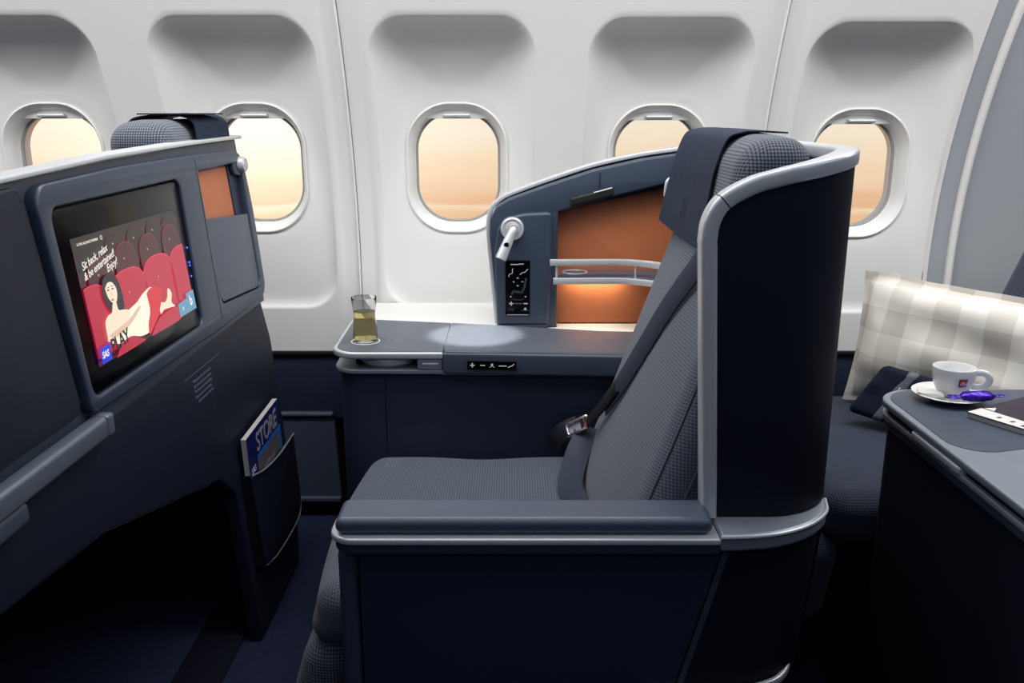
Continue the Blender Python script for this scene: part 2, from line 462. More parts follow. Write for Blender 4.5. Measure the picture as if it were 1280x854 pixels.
# grey wall lining behind the last window: recessed strip, bright bead, broad panel
struct('trim_5', wall_strip(1.13, 1.175, .004, th=.01), 'wall_grey')
struct('trim_6', wall_strip(1.176, 1.194, -.006, bulge=.007, th=.02), 'wall_white')
struct('wall_lining_aft', wall_strip(1.195, 2.3, .006, th=.01), 'wall_grey')
# windows: pane, shade and shade grip
for i, X in enumerate(WX):
    zc = 1.005+WDZ[i]; M = frame((X, 2.435, zc), (1, 0, 0), (0, 0, 1))
    wn = struct('window_%d' % (i+1), plate([rrect(-.125, -.156, .125, .156, .1, 10)], .004, M), 'window_pane')
    M2 = frame((X, 2.392, zc), (1, 0, 0), (0, 0, 1))
    obj('window_seal', plate([rrect(-.118, -.1505, .118, .1505, .100, 10), rrect(-.107, -.139, .107, .139, .092, 10)], .008, frame((X, 2.425, zc), (1, 0, 0), (0, 0, 1)), .002), 'seal_grey', wn)
    sh = obj('shade', plate([rpoly([(-.12, .128), (.12, .128), (.12, .30), (-.12, .30)], .004, 3)], .004, M2, .0012), 'shade_white', wn)
    obj('shade_grip', box(X-.036, 2.368, zc+.132, X+.036, 2.391, zc+.141, .004, 3), 'silver', sh)
# below the sidewall: sill line, dark upper dado, ledge, lower dado, kick space
bm = box(-1.5, 2.352, .497, 2.3, 2.40, .508, .002); struct('trim_7', bm, 'black_matte')
struct('wall_dado_upper', box(-1.5, 2.362, .31, 2.3, 2.42, .497, .001), 'navy_panel')
struct('trim_8', box(-.655, 2.345, .318, -.505, 2.372, .330, .004), 'graphite')
struct('trim_9', box(-.655, 2.352, .303, -.505, 2.372, .312, .002), 'navy_panel')
bmd = loft([[(-.648, 2.352, .303), (-.503, 2.352, .303), (-.503, 2.39, .303), (-.648, 2.39, .303)],
            [(-.655, 2.366, .062), (-.497, 2.366, .062), (-.497, 2.39, .062), (-.655, 2.39, .062)]])
struct('wall_dado_lower', bmd, 'dado_grey', smooth=0)
struct('trim_10', box(-.656, 2.355, .052, -.496, 2.385, .068, .004), 'dado_grey')
struct('baseboard_window_side', box(-1.5, 2.385, 0, 2.3, 2.43, .31), 'cavity', smooth=0)
# floor and carpets
def carpet(x0, y0, x1, y1, z, nx, ny, amp):
    bm = bmesh.new(); V = []
    for i in range(nx+1):
        row = []
        for j in range(ny+1):
            x = x0+(x1-x0)*i/nx; y = y0+(y1-y0)*j/ny
            row.append(bm.verts.new((x, y, z+amp*noise.noise((x*9, y*9, 3)))))
        V.append(row)
    for i in range(nx):
        for j in range(ny): bm.faces.new((V[i][j], V[i+1][j], V[i+1][j+1], V[i][j+1]))
    return bm
struct('floor', carpet(-3, -2.2, 3, 2.5, 0, 40, 40, .0015), 'carpet')
fm = obj('carpet_mat', softbox(-2.2, .3, .001, -.700, 1.965, .018, .008, 24, 3, lambda x, y, z: (x, y, z+(.0025*noise.noise((x*14, y*14, 1)) if z > 0 else 0))), 'carpet')
tag(fm, 'dark navy carpet mat with raised edge in the foot well', 'carpet')
# the rest of the cabin shell (out of frame): ceiling with bin underside, aisle side, ends
def quad(*p):
    bm = bmesh.new(); bm.faces.new([bm.verts.new(q) for q in p]); return bm
bm = loft([[(x, -2.2, 2.2), (x, 1.25, 2.2), (x, 1.30, 1.82), (x, 1.92, 1.78), (x, 1.99, 1.70), (x, 2.5, 1.70), (x, 2.5, 2.3), (x, -2.2, 2.3)] for x in (-3, 3)])
struct('ceiling', bm, 'wall_white', smooth=0)
struct('wall_aisle_side', quad((-3, -2.2, 0), (3, -2.2, 0), (3, -2.2, 2.2), (-3, -2.2, 2.2)), 'dado_grey', smooth=0)
struct('wall_forward', quad((-3, -2.2, 0), (-3, 2.5, 0), (-3, 2.5, 2.2), (-3, -2.2, 2.2)), 'dado_grey', smooth=0)
struct('wall_aft', quad((3, -2.2, 0), (3, 2.5, 0), (3, 2.5, 2.2), (3, -2.2, 2.2)), 'dado_grey', smooth=0)
struct('wall_window_side_far_forward', quad((-3, 2.36, 0), (-1.47, 2.36, 0), (-1.47, 2.36, 1.72), (-3, 2.36, 1.72)), 'wall_white', smooth=0)
struct('wall_window_side_far_aft', quad((2.3, 2.36, 0), (3, 2.36, 0), (3, 2.36, 1.72), (2.3, 2.36, 1.72)), 'wall_grey', smooth=0)

# ================================================================== MAIN SEAT
seat = thing('business_seat', 'grey woven seat in a navy shell with silver rim and diagonal shoulder belt', 'seat', (.1, 1.45, 0))
YN, YF, XB = 1.16, 2.13, .463
def xf(z): return .14+.35*(z-.46)                # front of the backrest

# --- shell: near side, back, far wing, one bent sheet; columns = (bottom xy, top xyz, normal)
near_top = spline([(.259, .985), (.2625, 1.012), (.277, 1.036), (.312, 1.056), (.345, 1.066), (.40, 1.080)], 6)
far_top = spline([(.463, 1.091), (.42, 1.075), (.397, 1.066), (.303, 1.052), (.19, 1.027), (.076, .990), (-.005, .960), (-.030, .946)], 5)
def far_z(x):
    for a, b_ in zip(far_top[:-1], far_top[1:]):
        if b_[0] <= x <= a[0]: return a[1]+(b_[1]-a[1])*(x-a[0])/(b_[0]-a[0])
    return far_top[-1][1] if x < far_top[-1][0] else far_top[0][1]
cols = []
rn, rf = .10, .07
for p in near_top:
    a = (p[0]-.259)/(XB-rn-.259)
    if p[0] < XB-rn: cols.append(((.281+(XB-rn-.281)*a, YN), (p[0], YN, p[1]), (0, -1, 0)))
for k in range(0, 11):
    q = math.pi/2*k/10; x = XB-rn+rn*math.sin(q); y = YN+rn-rn*math.cos(q)
    cols.append(((x, y), (x, y, 1.0705+.0215*math.sin(q)), (math.sin(q), -math.cos(q), 0)))
for k in range(1, 11):
    y = YN+rn+(YF-rf-YN-rn)*k/11; cols.append(((XB, y), (XB, y, 1.092), (1, 0, 0)))
for k in range(0, 9):
    q = math.pi/2*k/8; x = XB-rf+rf*math.cos(q); y = YF-rf+rf*math.sin(q)
    cols.append(((x, y), (x, y, far_z(x)), (math.cos(q), math.sin(q), 0)))
for p in far_top:
    if p[0] < XB-rf-.005: cols.append(((p[0], YF), (p[0], YF, p[1]), (0, 1, 0)))
TH = .024
def sheet(cols, o0, o1, zb, nz_=14):
    rings = []
    for (bx, by), (tx, ty, tz), nn in cols:
        nn = Vector(nn); col_o, col_i = [], []
        for k in range(nz_+1):
            f = k/nz_; p = Vector((bx+(tx-bx)*f, by+(ty-by)*f, zb+(tz-zb)*f))
            col_o.append(p+nn*o1); col_i.append(p+nn*o0)
        rings.append(col_o+list(reversed(col_i)))
    return loft(rings)
shell = obj('shell', sheet(cols, -TH/2, TH/2, .594), 'navy_leather', seat, 40, label='dark navy shell with a smooth padded outside')
# --- silver rim along the whole shell edge
path = [(.281, YN, .592)]+[(.281-.056*(z-.6), YN, z) for z in [.65+.047*k for k in range(8)]]
nrm = [(0, -1, 0)]*len(path)
for _, tp, nn in cols: path.append(tp); nrm.append(nn)
tail = spline([(-.030, .946), (-.046, .930), (-.054, .908), (-.056, .87), (-.048, .77), (-.037, .648)], 6)[1:]
for p in tail: path.append((p[0], YF, p[1])); nrm.append((0, 1, 0))
cut = 16
rim_sec = rrect(-.0165, -.010, .0165, .012, .0055, 3)
scl = [max(.5, min(1, 1-(p[1]-1.5)/.9)) for p in path]
obj('shell_rim', sweep(path, rim_sec, nrm, True, scl), 'silver', shell, 35, label='matt silver rim')
p_ = Vector(path[21]); n_ = Vector(nrm[21]); t_ = (Vector(path[22])-Vector(path[20])).normalized()
obj('rim_joint', sweep([p_-t_*.0007, p_+t_*.0007], rrect(-.0168, -.0103, .0168, .0123, .0055, 3), tuple(n_)), 'navy_leather', shell)
# --- ledge below the shell and curved lower corner
ol = spline([(.285, 1.092), (.33, 1.095), (.375, 1.106), (.42, 1.132), (.455, 1.172), (.468, 1.215)], 5)
led = [(q[0], q[1]) for q in ol]+[(.40, 1.25), (.285, 1.19)]
obj('shell_ledge', plate([led], .026, Matrix.Translation((0, 0, .566)), .006, 3), 'silver_dark', seat)
obj('ledge_trim', sweep([(q[0], q[1]-.0005, .589) for q in ol], circ(0, 0, .003, n=8), (0, 0, 1)), 'silver', seat)
rings = []
for z in (0, .1, .2, .3, .4, .5, .566):
    f = (.566-z)/.566; rr = []
    for q in spline([(.300-.145*f, 1.112), (.34-.10*f, 1.112), (.385-.07*f, 1.122), (.425-.055*f, 1.145), (.453-.05*f, 1.185), (.460-.05*f, 1.24), (.46-.05*f, 1.7)], 5): rr.append((q[0], q[1], z))
    rr += [(.2, 1.7, z), (.2-.05*f, 1.13, z)]
    rings.append(rr)
obj('lower_corner', loft(rings), 'navy_leather', seat, 40)
obj('bottom_trim', sweep(spline([(.20, 1.100, .335), (.30, 1.104, .335), (.37, 1.12, .337), (.405, 1.145, .34), (.425, 1.19, .345), (.432, 1.25, .345)], 6), rrect(-.007, -.004, .007, .004, .003, 2), (0, 0, 1)), 'silver', seat)
# --- near side: armrest pad on a silver trim, panel below with seams
pad = obj('armrest', softbox(-.243, 1.098, .588, .276, 1.170, .6125, .011, 12, 4, None), 'graphite', seat, 40, label='padded graphite armrest')
obj('armrest_trim', plate([rpoly([(-.252, 1.088, .035), (.284, 1.088, 0), (.284, 1.18, 0), (-.252, 1.18, .03)], 0, 8)], .010, Matrix.Translation((0, 0, .578)), .003, 2), 'silver', pad)
obj('armrest_base', plate([rpoly([(-.247, 1.093, .032), (.284, 1.093, 0), (.284, 1.18, 0), (-.247, 1.18, .028)], 0, 8)], .016, Matrix.Translation((0, 0, .5625)), .002, 2), 'navy_plastic', pad)
XZ = lambda y: frame((0, y, 0), (1, 0, 0), (0, 0, 1))     # facing the aisle (-y)
obj('side_panel', plate([rpoly([(-.213, .02), (.150, .02), (.291, .562), (-.213, .562)], .004, 2)], .03, XZ(1.135), .003), 'navy_panel', seat)
obj('front_post', softbox(-.243, 1.105, .02, -.2155, 1.18, .562, .010, 8, 4), 'navy_plastic', seat)
obj('seam_strip', plate([[(.154, .02), (.164, .02), (.3045, .562), (.2945, .562)]], .02, XZ(1.13), .002), 'navy_plastic', seat)
obj('side_core', box(-.225, 1.125, .02, .30, 1.19, .57), 'cavity', seat, 0)
# --- cushions
def cush(x, y, z):
    if z > .40: z += .010*math.sin(math.pi*(y-1.18)/.57)*max(0, min(1, (x+.29)/.1)) - .012*math.exp(-((x+.06)/.08)**2)*(.4+.6*math.sin(math.pi*(y-1.18)/.57))
    return (x+.02*math.sin(math.pi*max(0, min(1, (y-1.18)/.57)))*(-1 if x < -.2 else 0), y, z)
obj('seat_cushion', softbox(-.30, 1.182, .345, .20, 1.752, .452, .045, 20, 6, cush), 'seat_weave', seat, 60)
obj('seat_pan', box(-.22, 1.19, .10, .25, 1.74, .35, .01), 'cavity', seat)
def backf(x, y, z):
    f = (z-.43)/(.965-.43); u_ = (y-1.465)/.285
    sh = xf(z)-.14
    bulge = .018*math.cos(min(1, abs(u_))*math.pi/2)*(1 if x < .2 else 0)
    wid = 1-.05*f
    yy = 1.465+(y-1.465)*wid+ .0*f
    return (x+sh-bulge+.012, yy, z)
br = obj('backrest', softbox(.14, 1.18, .43, .262, 1.752, .985, .050, 22, 6, backf), 'seat_weave', seat, 60)
pp = spline([(.205, 1.176, .44), (.232, 1.176, .55), (.278, 1.178, .68), (.325, 1.182, .82), (.365, 1.187, .94)], 8)
obj('back_piping', tube(pp, .0028, 8, (0, 1, 0)), 'piping', br)
pp2 = spline([(.153, 1.176, .50), (.190, 1.1755, .58), (.235, 1.177, .70), (.28, 1.181, .83), (.315, 1.186, .93)], 8)
obj('back_piping', tube([Vector((p[0], p[1]+.004, p[2])) for p in pp2], .002, 8, (0, 1, 0)), 'piping', br)
def hfront(z): return .296+.20*(z-.92)
def headf(x, y, z):
    f = (z-.925)/(1.118-.925); u_ = abs(y-1.53)/.24
    return (x+.20*(z-.92), 1.53+(y-1.53)*(1-.05*max(0, f)), z-.006*u_*u_)
hr = obj('headrest', softbox(.296, 1.275, .925, .408, 1.770, 1.118, .046, 20, 6, headf), 'seat_weave_coarse', seat, 60)
obj('headrest_post', box(.36, 1.45, .86, .40, 1.60, .99, .008), 'black_matte', hr)
# --- leg rest: upper pad and lower pad hanging from the cushion front
def legf(x, y, z): return (x-.02*math.sin((z-.17)/.2*math.pi), y, z)
obj('leg_rest', softbox(-.305, 1.20, .335, -.20, 1.74, .455, .045, 12, 6, lambda x, y, z: (x-.035*max(0, .455-z)/.12+.012, y, z)), 'seat_weave_coarse', seat, 60)
obj('foot_pad', softbox(-.325, 1.205, .08, -.23, 1.735, .348, .044, 12, 6, lambda x, y, z: (x-.07*(.345-z)/.25, y, z)), 'seat_weave_coarse', seat, 60)
# --- belts
bp = [(.330, 1.285, .962), (.295, 1.319, .937), (.284, 1.354, .906), (.260, 1.419, .837), (.233, 1.472, .759), (.203, 1.527, .675), (.178, 1.591, .604), (.155, 1.645, .552)]
pts = [p+Vector((-.004, 0, 0)) for p in spline(bp, 8)]
nl = []
for i, p in enumerate(pts):
    q = i/(len(pts)-1); nl.append(Vector((-1+.25*q, -.55+.3*q, .33)).normalized())
nb = len(pts)
obj('shoulder_belt', ribbon(pts[:nb-9], .044, .003, nl[:nb-9]), 'belt_webbing', seat, 50, label='wide dark shoulder strap')
obj('belt_end', ribbon([p+Vector((-.004, -.002, .002)) for p in pts[nb-16:nb-1]], .026, .006, nl[nb-16:nb-1]), 'belt_dark', seat)
bk = Vector((.133, 1.665, .540))
Mb = Matrix.Translation(bk) @ Matrix.Scale(.85, 4) @ Matrix.Translation(-bk) @ frame(bk, (.62, -.30, .42), (.35, .25, .9))
buckle = obj('belt_buckle', plate([rrect(-.034, -.018, .034, .018, .006, 4), rrect(-.026, -.011, .014, .011, .004, 3)], .007, Mb, .002), 'chrome', seat, 40, label='chrome buckle')
obj('buckle_plate', plate([rrect(-.028, -.013, .016, .013, .003, 3)], .004, Mb, .001, lift=-.004), 'silver_dark', buckle)
obj('buckle_tongue', plate([rrect(.010, -.013, .046, .013, .004, 3)], .005, Mb, .0015, lift=.002), 'belt_dark', buckle)
lp = spline([(.150, 1.668, .536), (.143, 1.648, .520), (.128, 1.615, .500), (.114, 1.56, .484), (.108, 1.51, .474), (.116, 1.45, .470), (.13, 1.38, .468)], 7)
obj('lap_belt', ribbon(lp, .048, .003, [Vector((-.22, -1, .55)).normalized()]*len(lp)), 'belt_webbing', seat, 50)
lp = spline([(.135, 1.70, .530), (.108, 1.712, .512), (.092, 1.722, .492), (.085, 1.735, .470)], 6)
obj('lap_belt', ribbon(lp, .040, .003, [Vector((-.3, -.8, .5)).normalized()]*len(lp)), 'belt_dark', seat, 50)

# --- far wing: framed face with column, orange lining, shelf, lamp and keypad
wing_ol = [(-.033, .646), (-.053, .870, .03), (-.051, .908, .02), (-.036, .936, .02), (-.008, .953, .03), (.076, .983, .1), (.19, 1.020, .1), (.303, 1.045, .1), (.43, 1.063), (.43, .646),
           (.417, .646), (.417, .995), (.365, .990, .03), (.225, .957, .2), (.108, .924, .004), (.108, .646)]
obj('wing_frame', plate([rpoly(wing_ol, 0, 6)], .045, XZ(2.113), .004, 2), 'navy_plastic', seat)
obj('orange_lining', plate([rpoly([(.09, .648), (.44, .648), (.44, 1.01), (.09, .955)], .004, 2)], .012, XZ(2.119), .003), 'orange_leather', seat, label='orange leather lining')
# dark reveal strip, its colour stands in for the shadow between column and lining
obj('reveal_shadow', plate([rpoly([(.086, .650), (.107, .650), (.108, .922), (.40, .985), (.40, 1.0), (.086, .945)], .002, 2)], .03, XZ(2.118), .002), 'navy_panel', seat)
colm = obj('column', plate([rpoly([(-.036, .652, .004), (.088, .652, .012), (.093, .80, .1), (.092, .925, .010), (.03, .922, .06), (-.018, .912, .02), (-.034, .885, .02), (-.041, .84, .05)], 0, 6)], .045, XZ(2.095), .007, 3), 'navy_plastic', seat)
obj('column_foot', plate([rpoly([(-.026, .640), (.087, .640), (.087, .657), (-.026, .657)], .003, 2)], .05, XZ(2.09), .003), 'navy_panel', colm)
obj('grip', softbox(.136, 2.063, -.011, .236, 2.078, .011, .006, 8, 4, lambda x, y, z: (x, y, z+.9455+(x-.136)*.26)), 'black_matte', seat)
obj('grip_edge', sweep([(.190, 2.063, .9685), (.232, 2.063, .9795)], circ(0, 0, .0018, n=8), (0, 0, 1)), 'silver', seat)
obj('beam_joint', box(.203, 2.066, .965, .2045, 2.069, 1.012), 'black_matte', seat)
# shelf with a two-bar rail and cup ring
shelf = obj('shelf', plate([rpoly([(.105, 2.024, .004), (.262, 2.024, .05), (.345, 1.975, .01), (.40, 2.0), (.40, 2.105), (.122, 2.105)], 0, 5)], .010, Matrix.Translation((0, 0, .7705)), .002), 'graphite', seat)
for zz, xs in ((.8125, .088), (.7690, .096)):
    pth = spline([(xs, 2.018, zz), (.15, 2.018, zz), (.22, 2.020, zz), (.262, 2.018, zz), (.295, 2.006, zz), (.325, 1.985, zz), (.345, 1.96, zz)], 6)
    obj('rail', sweep(pth, rrect(-.0075, -.0055, .0075, .0055, .0025, 2), (0, 0, 1)), 'silver', shelf)
for xx, yy in ((.1035, 2.018), (.286, 2.010)):
    obj('rail_post', tube([(xx, yy, .770), (xx, yy, .812)], .0028, 8, (0, 1, 0)), 'silver', shelf)
obj('cup_ring', lathe([(.027, .7806), (.0275, .7818), (.0295, .7818), (.030, .7806)], 40, Matrix.Translation((.150, 2.073, 0))), 'silver', shelf)
la = bpy.data.lights.new('shelf_lamp', 'AREA'); la.shape = 'RECTANGLE'; la.size = .13; la.size_y = .012; la.energy = .20; la.color = (1, .88, .66)
lo = bpy.data.objects.new('shelf_lamp', la); C.objects.link(lo); lo.location = (.20, 2.085, .768); lo.rotation_euler = (R(22), 0, 0)
# reading lamp
lm = obj('lamp_base', lathe([(0, 0), (.0265, 0), (.0275, .003), (.0265, .009), (.023, .011), (.022, .009), (.016, .009), (.015, .012), (0, .013)], 40, frame((.0005, 2.051, .887), (1, 0, 0), (0, 0, 1))), 'silver', seat)
lp0 = Vector((.004, 2.030, .890)); lp1 = Vector((-.026, 2.012, .822)); ld = (lp1-lp0)
Ml = frame(lp0, ld.cross(Vector((0, 1, 0))), Vector((0, 1, 0)).cross(ld).cross(ld)); Ml = frame(lp0, ld.orthogonal(), ld.cross(ld.orthogonal()))
ln_ = ld.length
arm = obj('lamp_arm', lathe([(0, -.004), (.006, -.003), (.009, .002), (.0095, .012), (.0115, .03), (.013, ln_-.008), (.013, ln_), (.0115, ln_+.001), (.011, ln_-.003), (0, ln_-.003)], 28, Ml), 'silver', lm)
obj('lamp_pivot', tube([(.003, 2.046, .889), (.003, 2.026, .889)], .010, 16, (0, 0, 1)), 'silver', lm)
bc = lp0+ld*.5+Vector((-.002, -.0125, -.001))
obj('lamp_button', lathe([(0, .003), (.004, .0028), (.0052, 0)], 20, frame(bc, (1, 0, .3), (0, -.12, 1))), 'black_gloss', lm)
obj('lamp_button_ring', lathe([(.0052, .001), (.006, .0018), (.0068, 0)], 20, frame(bc, (1, 0, .3), (0, -.12, 1))), 'silver_dark', lm)
# seat keypad on the column
KM = frame((-.0155, 2.0505, .6795), (1, 0, 0), (-.035, 0, 1))
kp = obj('keypad', plate([rrect(0, 0, .058, .133, .002, 3)], .003, KM, .0008), 'black_gloss', seat, label='black touch keypad with white seat symbols')
KI = KM @ Matrix.Translation((0, 0, .0032))
def polyline2(pts, wd, M):
    return sweep([M @ Vector((p[0], p[1], 0)) for p in pts], [(-.0001, -wd/2), (.0001, -wd/2), (.0001, wd/2), (-.0001, wd/2)], tuple(M.to_3x3() @ Vector((0, 0, 1))))
def tri2(cx, cy, s, up, M): return plate([[(cx-s, cy-s*.6*up), (cx+s, cy-s*.6*up), (cx, cy+s*.8*up)]], .0002, M)
def plus2(cx, cy, s, wd, M): return merge(plate([[(cx-s, cy-wd), (cx+s, cy-wd), (cx+s, cy+wd), (cx-s, cy+wd)]], .0002, M), plate([[(cx-wd, cy-s), (cx+wd, cy-s), (cx+wd, cy+s), (cx-wd, cy+s)]], .0002, M))
def bar2(cx, cy, s, wd, M): return plate([[(cx-s, cy-wd), (cx+s, cy-wd), (cx+s, cy+wd), (cx-s, cy+wd)]], .0002, M)
ic = merge(polyline2([(.012, .1235), (.030, .1235), (.034, .1245), (.043, .1245)], .0022, KI),
           polyline2([(.017, .114), (.016, .102), (.009, .100), (.008, .094)], .0018, KI),
           polyline2([(.034, .099), (.040, .104), (.046, .105), (.053, .113)], .0018, KI),
           tri2(.029, .0915, .0028, 1, KI), tri2(.029, .0725, .0028, -1, KI), plus2(.0195, .082, .0022, .0006, KI), bar2(.040, .0825, .0025, .0006, KI),
           tri2(.0125, .046, .0026, -1, KI), tri2(.0475, .046, .0026, -1, KI),
           plus2(.0135, .0295, .005, .0012, KI), bar2(.048, .0295, .0048, .0012, KI), plate([circ(.047, .0165, .003, n=16)], .0002, KI), bar2(.029, .0022, .026, .0007, KI))
obj('keypad_symbols', ic, 'icon_white', kp, kind='stuff')
ic = merge(polyline2([(.0135, .052), (.018, .061), (.037, .058), (.043, .068), (.0475, .0905), (.050, .0905), (.046, .068), (.0395, .0545), (.019, .0575), (.0155, .051)], .0009, KI),
           bar2(.030, .0295, .010, .0008, KI), polyline2([(.0075, .0185), (.010, .012), (.013, .0185), (.016, .012), (.0195, .0185)], .001, KI),
           polyline2([(.038, .012), (.043, .0145), (.047, .011), (.051, .0145), (.056, .012)], .0009, KI), polyline2([(.016, .041), (.024, .0385), (.036, .0385), (.044, .041)], .0006, KI))
obj('keypad_outline', ic, 'icon_dim', kp, kind='stuff')
# headset hook and tag beside the headrest
hk = obj('headset_hook', sweep(spline([(.335, 1.80, 1.005), (.325, 1.80, 1.018), (.315, 1.80, 1.012), (.313, 1.80, .985)], 5), circ(0, 0, .006, n=10), (0, 1, 0)), 'silver', seat)
hk2 = obj('hanging_tag', plate([rpoly([(.305, .930), (.330, .930), (.330, .988), (.311, .985)], .002, 2)], .004, XZ(1.80), .001), 'black_matte', seat)
obj('tag_print', text('SAS', .013, frame((.314, 1.7955, .965), (0, 0, -1), (1, 0, 0)), .0002), 'ink_white', hk2, 0)

# headrest cover: cloth draped over the top of the headrest
HT = hfront(1.07)
cpts = [(hfront(z)-.006, z) for z in (.942, .97, 1.0, 1.03, 1.06)]+[(HT+.046-.036, 1.072+.036), (HT+.046-.012, 1.1195), (HT+.060, 1.1215), (HT+.085, 1.1205), (HT+.108, 1.1195)]
prof = spline([(p[0], 0, p[1]) for p in cpts], 6)
NYC = 16
V = []
bm = bmesh.new()
for i, p in enumerate(prof):
    f = i/(len(prof)-1); row = []
    for j in range(NYC+1):
        g_ = j/NYC
        y = (1.385+.035*min(1, f*1.3))*(1-g_)+(1.772-.03*f)*g_
        rip = .0022*math.sin(g_*17+f*5)*(.35+f)*math.sin(math.pi*min(1, f*1.2+.1))
        x = p[0]
        row.append(bm.verts.new((x-abs(rip)*.6, y, p[2]+abs(rip)*.5+(-.004*math.sin(g_*math.pi) if f < .05 else 0))))
    V.append(row)
for i in range(len(V)-1):
    for j in range(NYC): bm.faces.new((V[i][j], V[i+1][j], V[i+1][j+1], V[i][j+1]))
bmesh.ops.recalc_face_normals(bm, faces=bm.faces)
gsol = bmesh.ops.solidify(bm, geom=list(bm.faces), thickness=.0025)
cover = obj('headrest_cover', bm, 'cover_cloth', None, 50)
tag(cover, 'dark navy cloth cover draped over the big headrest beside the orange lining', 'headrest cover', 'cloth headrest covers')
obj('embroidery', text('SAS', .019, frame((.2955, 1.545, .975), (.20, 0, 1), (0, 1, 0)), .0003), 'embroidery', cover, 0)

# ================================================================== SIDE CONSOLE of the main seat
con = thing('side_console', 'navy window-side console with graphite top, silver edge and open tray slot', 'console', (0, 1.9, 0))
XS = -.143
lid = rpoly([(XS, 1.746, 0), (-.376, 1.746, .055), (-.384, 2.062, .02), (XS, 2.015, 0)], 0, 10)
lid_o = obj('lid', plate([lid], .014, Matrix.Translation((0, 0, .656)), .004, 3), 'silver', con, 35, label='silver-edged lid')
lid_in = rpoly([(XS-.0005, 1.753, 0), (-.368, 1.753, .050), (-.376, 2.052, .016), (XS-.0005, 2.008, 0)], 0, 10)
obj('lid_inlay', plate([lid_in], .002, Matrix.Translation((0, 0, .6692)), .0005), 'graphite_top', lid_o)
obj('coaster_ring', lathe([(.0285, .6710), (.0288, .6718), (.0312, .6718), (.0315, .6710)], 48, Matrix.Translation((-.316, 1.838, 0))), 'ink_white', lid_o)
# the aft half of the top: one soft slab with a rounded front
top2 = rpoly([(XS+.001, 1.744, .002), (.40, 1.710, 0), (.40, 1.918, 0), (.20, 1.936, .04), (XS+.001, 2.015, 0)], 0, 6)
obj('top_slab', plate([top2], .046, Matrix.Translation((0, 0, .625)), .006, 3), 'graphite', con, 35)
obj('top_inlay', plate([rpoly([(XS+.0015, 1.762, .0), (.38, 1.730, .01), (.38, 1.905, .01), (.20, 1.925, .04), (XS+.0015, 2.005, 0)], 0, 6)], .002, Matrix.Translation((0, 0, .6698)), .0008), 'graphite_top', con)
# slot under the lid
low = rpoly([(XS, 1.752, 0), (-.374, 1.752, .055), (-.380, 2.05, .02), (XS, 2.0, 0)], 0, 10)
obj('slot_lip', plate([low], .010, Matrix.Translation((0, 0, .622)), .003, 3), 'silver_dark', con)
obj('slot_back', plate([rpoly([(XS, 1.80), (-.335, 1.80), (-.34, 2.0), (XS, 1.98)], .02, 5)], .026, Matrix.Translation((0, 0, .631))), 'cavity', con)
obj('latch', box(-.196, 1.750, .6325, XS-.001, 1.79, .6555, .003), 'silver_dark', con)
obj('latch_slot', box(-.186, 1.7485, .6425, -.153, 1.753, .6475, .0015), 'silver', con)
obj('tray_knob', lathe([(0, .632), (.052, .632), (.062, .640), (.064, .648), (.060, .6555), (0, .6555)], 40, Matrix.Translation((-.262, 1.818, 0))), 'silver', con)
body = rpoly([(.38, 1.742, 0), (.05, 1.762, 0), (-.366, 1.762, .055), (-.372, 2.05, .03), (.38, 2.0, 0)], 0, 10)
obj('body', plate([body], .610, Matrix.Translation((0, 0, .012)), .003), 'navy_panel', con)
obj('body_seam', box(-.2665, 1.7605, .03, -.2650, 1.764, .62), 'black_matte', con)
obj('under_line', plate([rpoly([(.38, 1.735), (XS, 1.752), (XS, 1.80), (.38, 1.80)], 0, 2)], .004, Matrix.Translation((0, 0, .6215)), .001), 'silver_dark', con)
CM = frame((-.092, 1.7435-.0052, .638), (1, -.0613, 0), (0, 0, 1))
cp = obj('control_strip', plate([rrect(0, 0, .101, .0185, .0015, 3)], .004, CM, .0008), 'black_gloss', con, label='black touch strip with white symbols')
CI = CM @ Matrix.Translation((0, 0, .0043))
ic = merge(plus2(.011, .0095, .005, .0010, CI), bar2(.032, .0095, .005, .0010, CI), plate([circ(.0515, .011, .0025, n=16)], .0002, CI), polyline2([(.0465, .0055), (.0515, .0085), (.0565, .0055)], .001, CI),
           bar2(.073, .0088, .008, .0009, CI), tri2(.080, .0092, .0018, 1, CI), polyline2([(.084, .006), (.089, .0085), (.092, .009), (.097, .0135)], .0016, CI))
obj('strip_symbols', ic, 'icon_white', cp, kind='stuff')
obj('ledge', plate([rpoly([(-.372, 1.99), (.42, 1.90), (.42, 2.352), (-.372, 2.352)], .004, 2)], .012, Matrix.Translation((0, 0, .6335)), .002), 'shade_white', con, label='white ledge below the window')
# glass of wine
gl_ = thing('drinking_glass', 'clear glass of pale wine standing on the console', 'glass', (-.316, 1.838, .6713))
GM = Matrix.Translation((-.316, 1.838, .6720))
obj('glass_body', lathe([(0, 0), (.0235, 0), (.026, .003), (.0268, .012), (.0262, .03), (.0245, .045), (.0232, .054), (.0238, .062), (.0255, .078), (.0272, .096), (.0266, .0965), (.0248, .078), (.0230, .062), (.0224, .054), (.0237, .045), (.0254, .03), (.0260, .012), (.0245, .0065), (0, .0065)], 48, GM), 'clear_glass', gl_, 60)
obj('wine', lathe([(0, .0068), (.0240, .0068), (.0256, .012), (.0250, .03), (.0233, .045), (.0220, .054), (.0227, .062), (.0231, .0655), (0, .0650)], 48, GM), 'white_wine', gl_, 60)

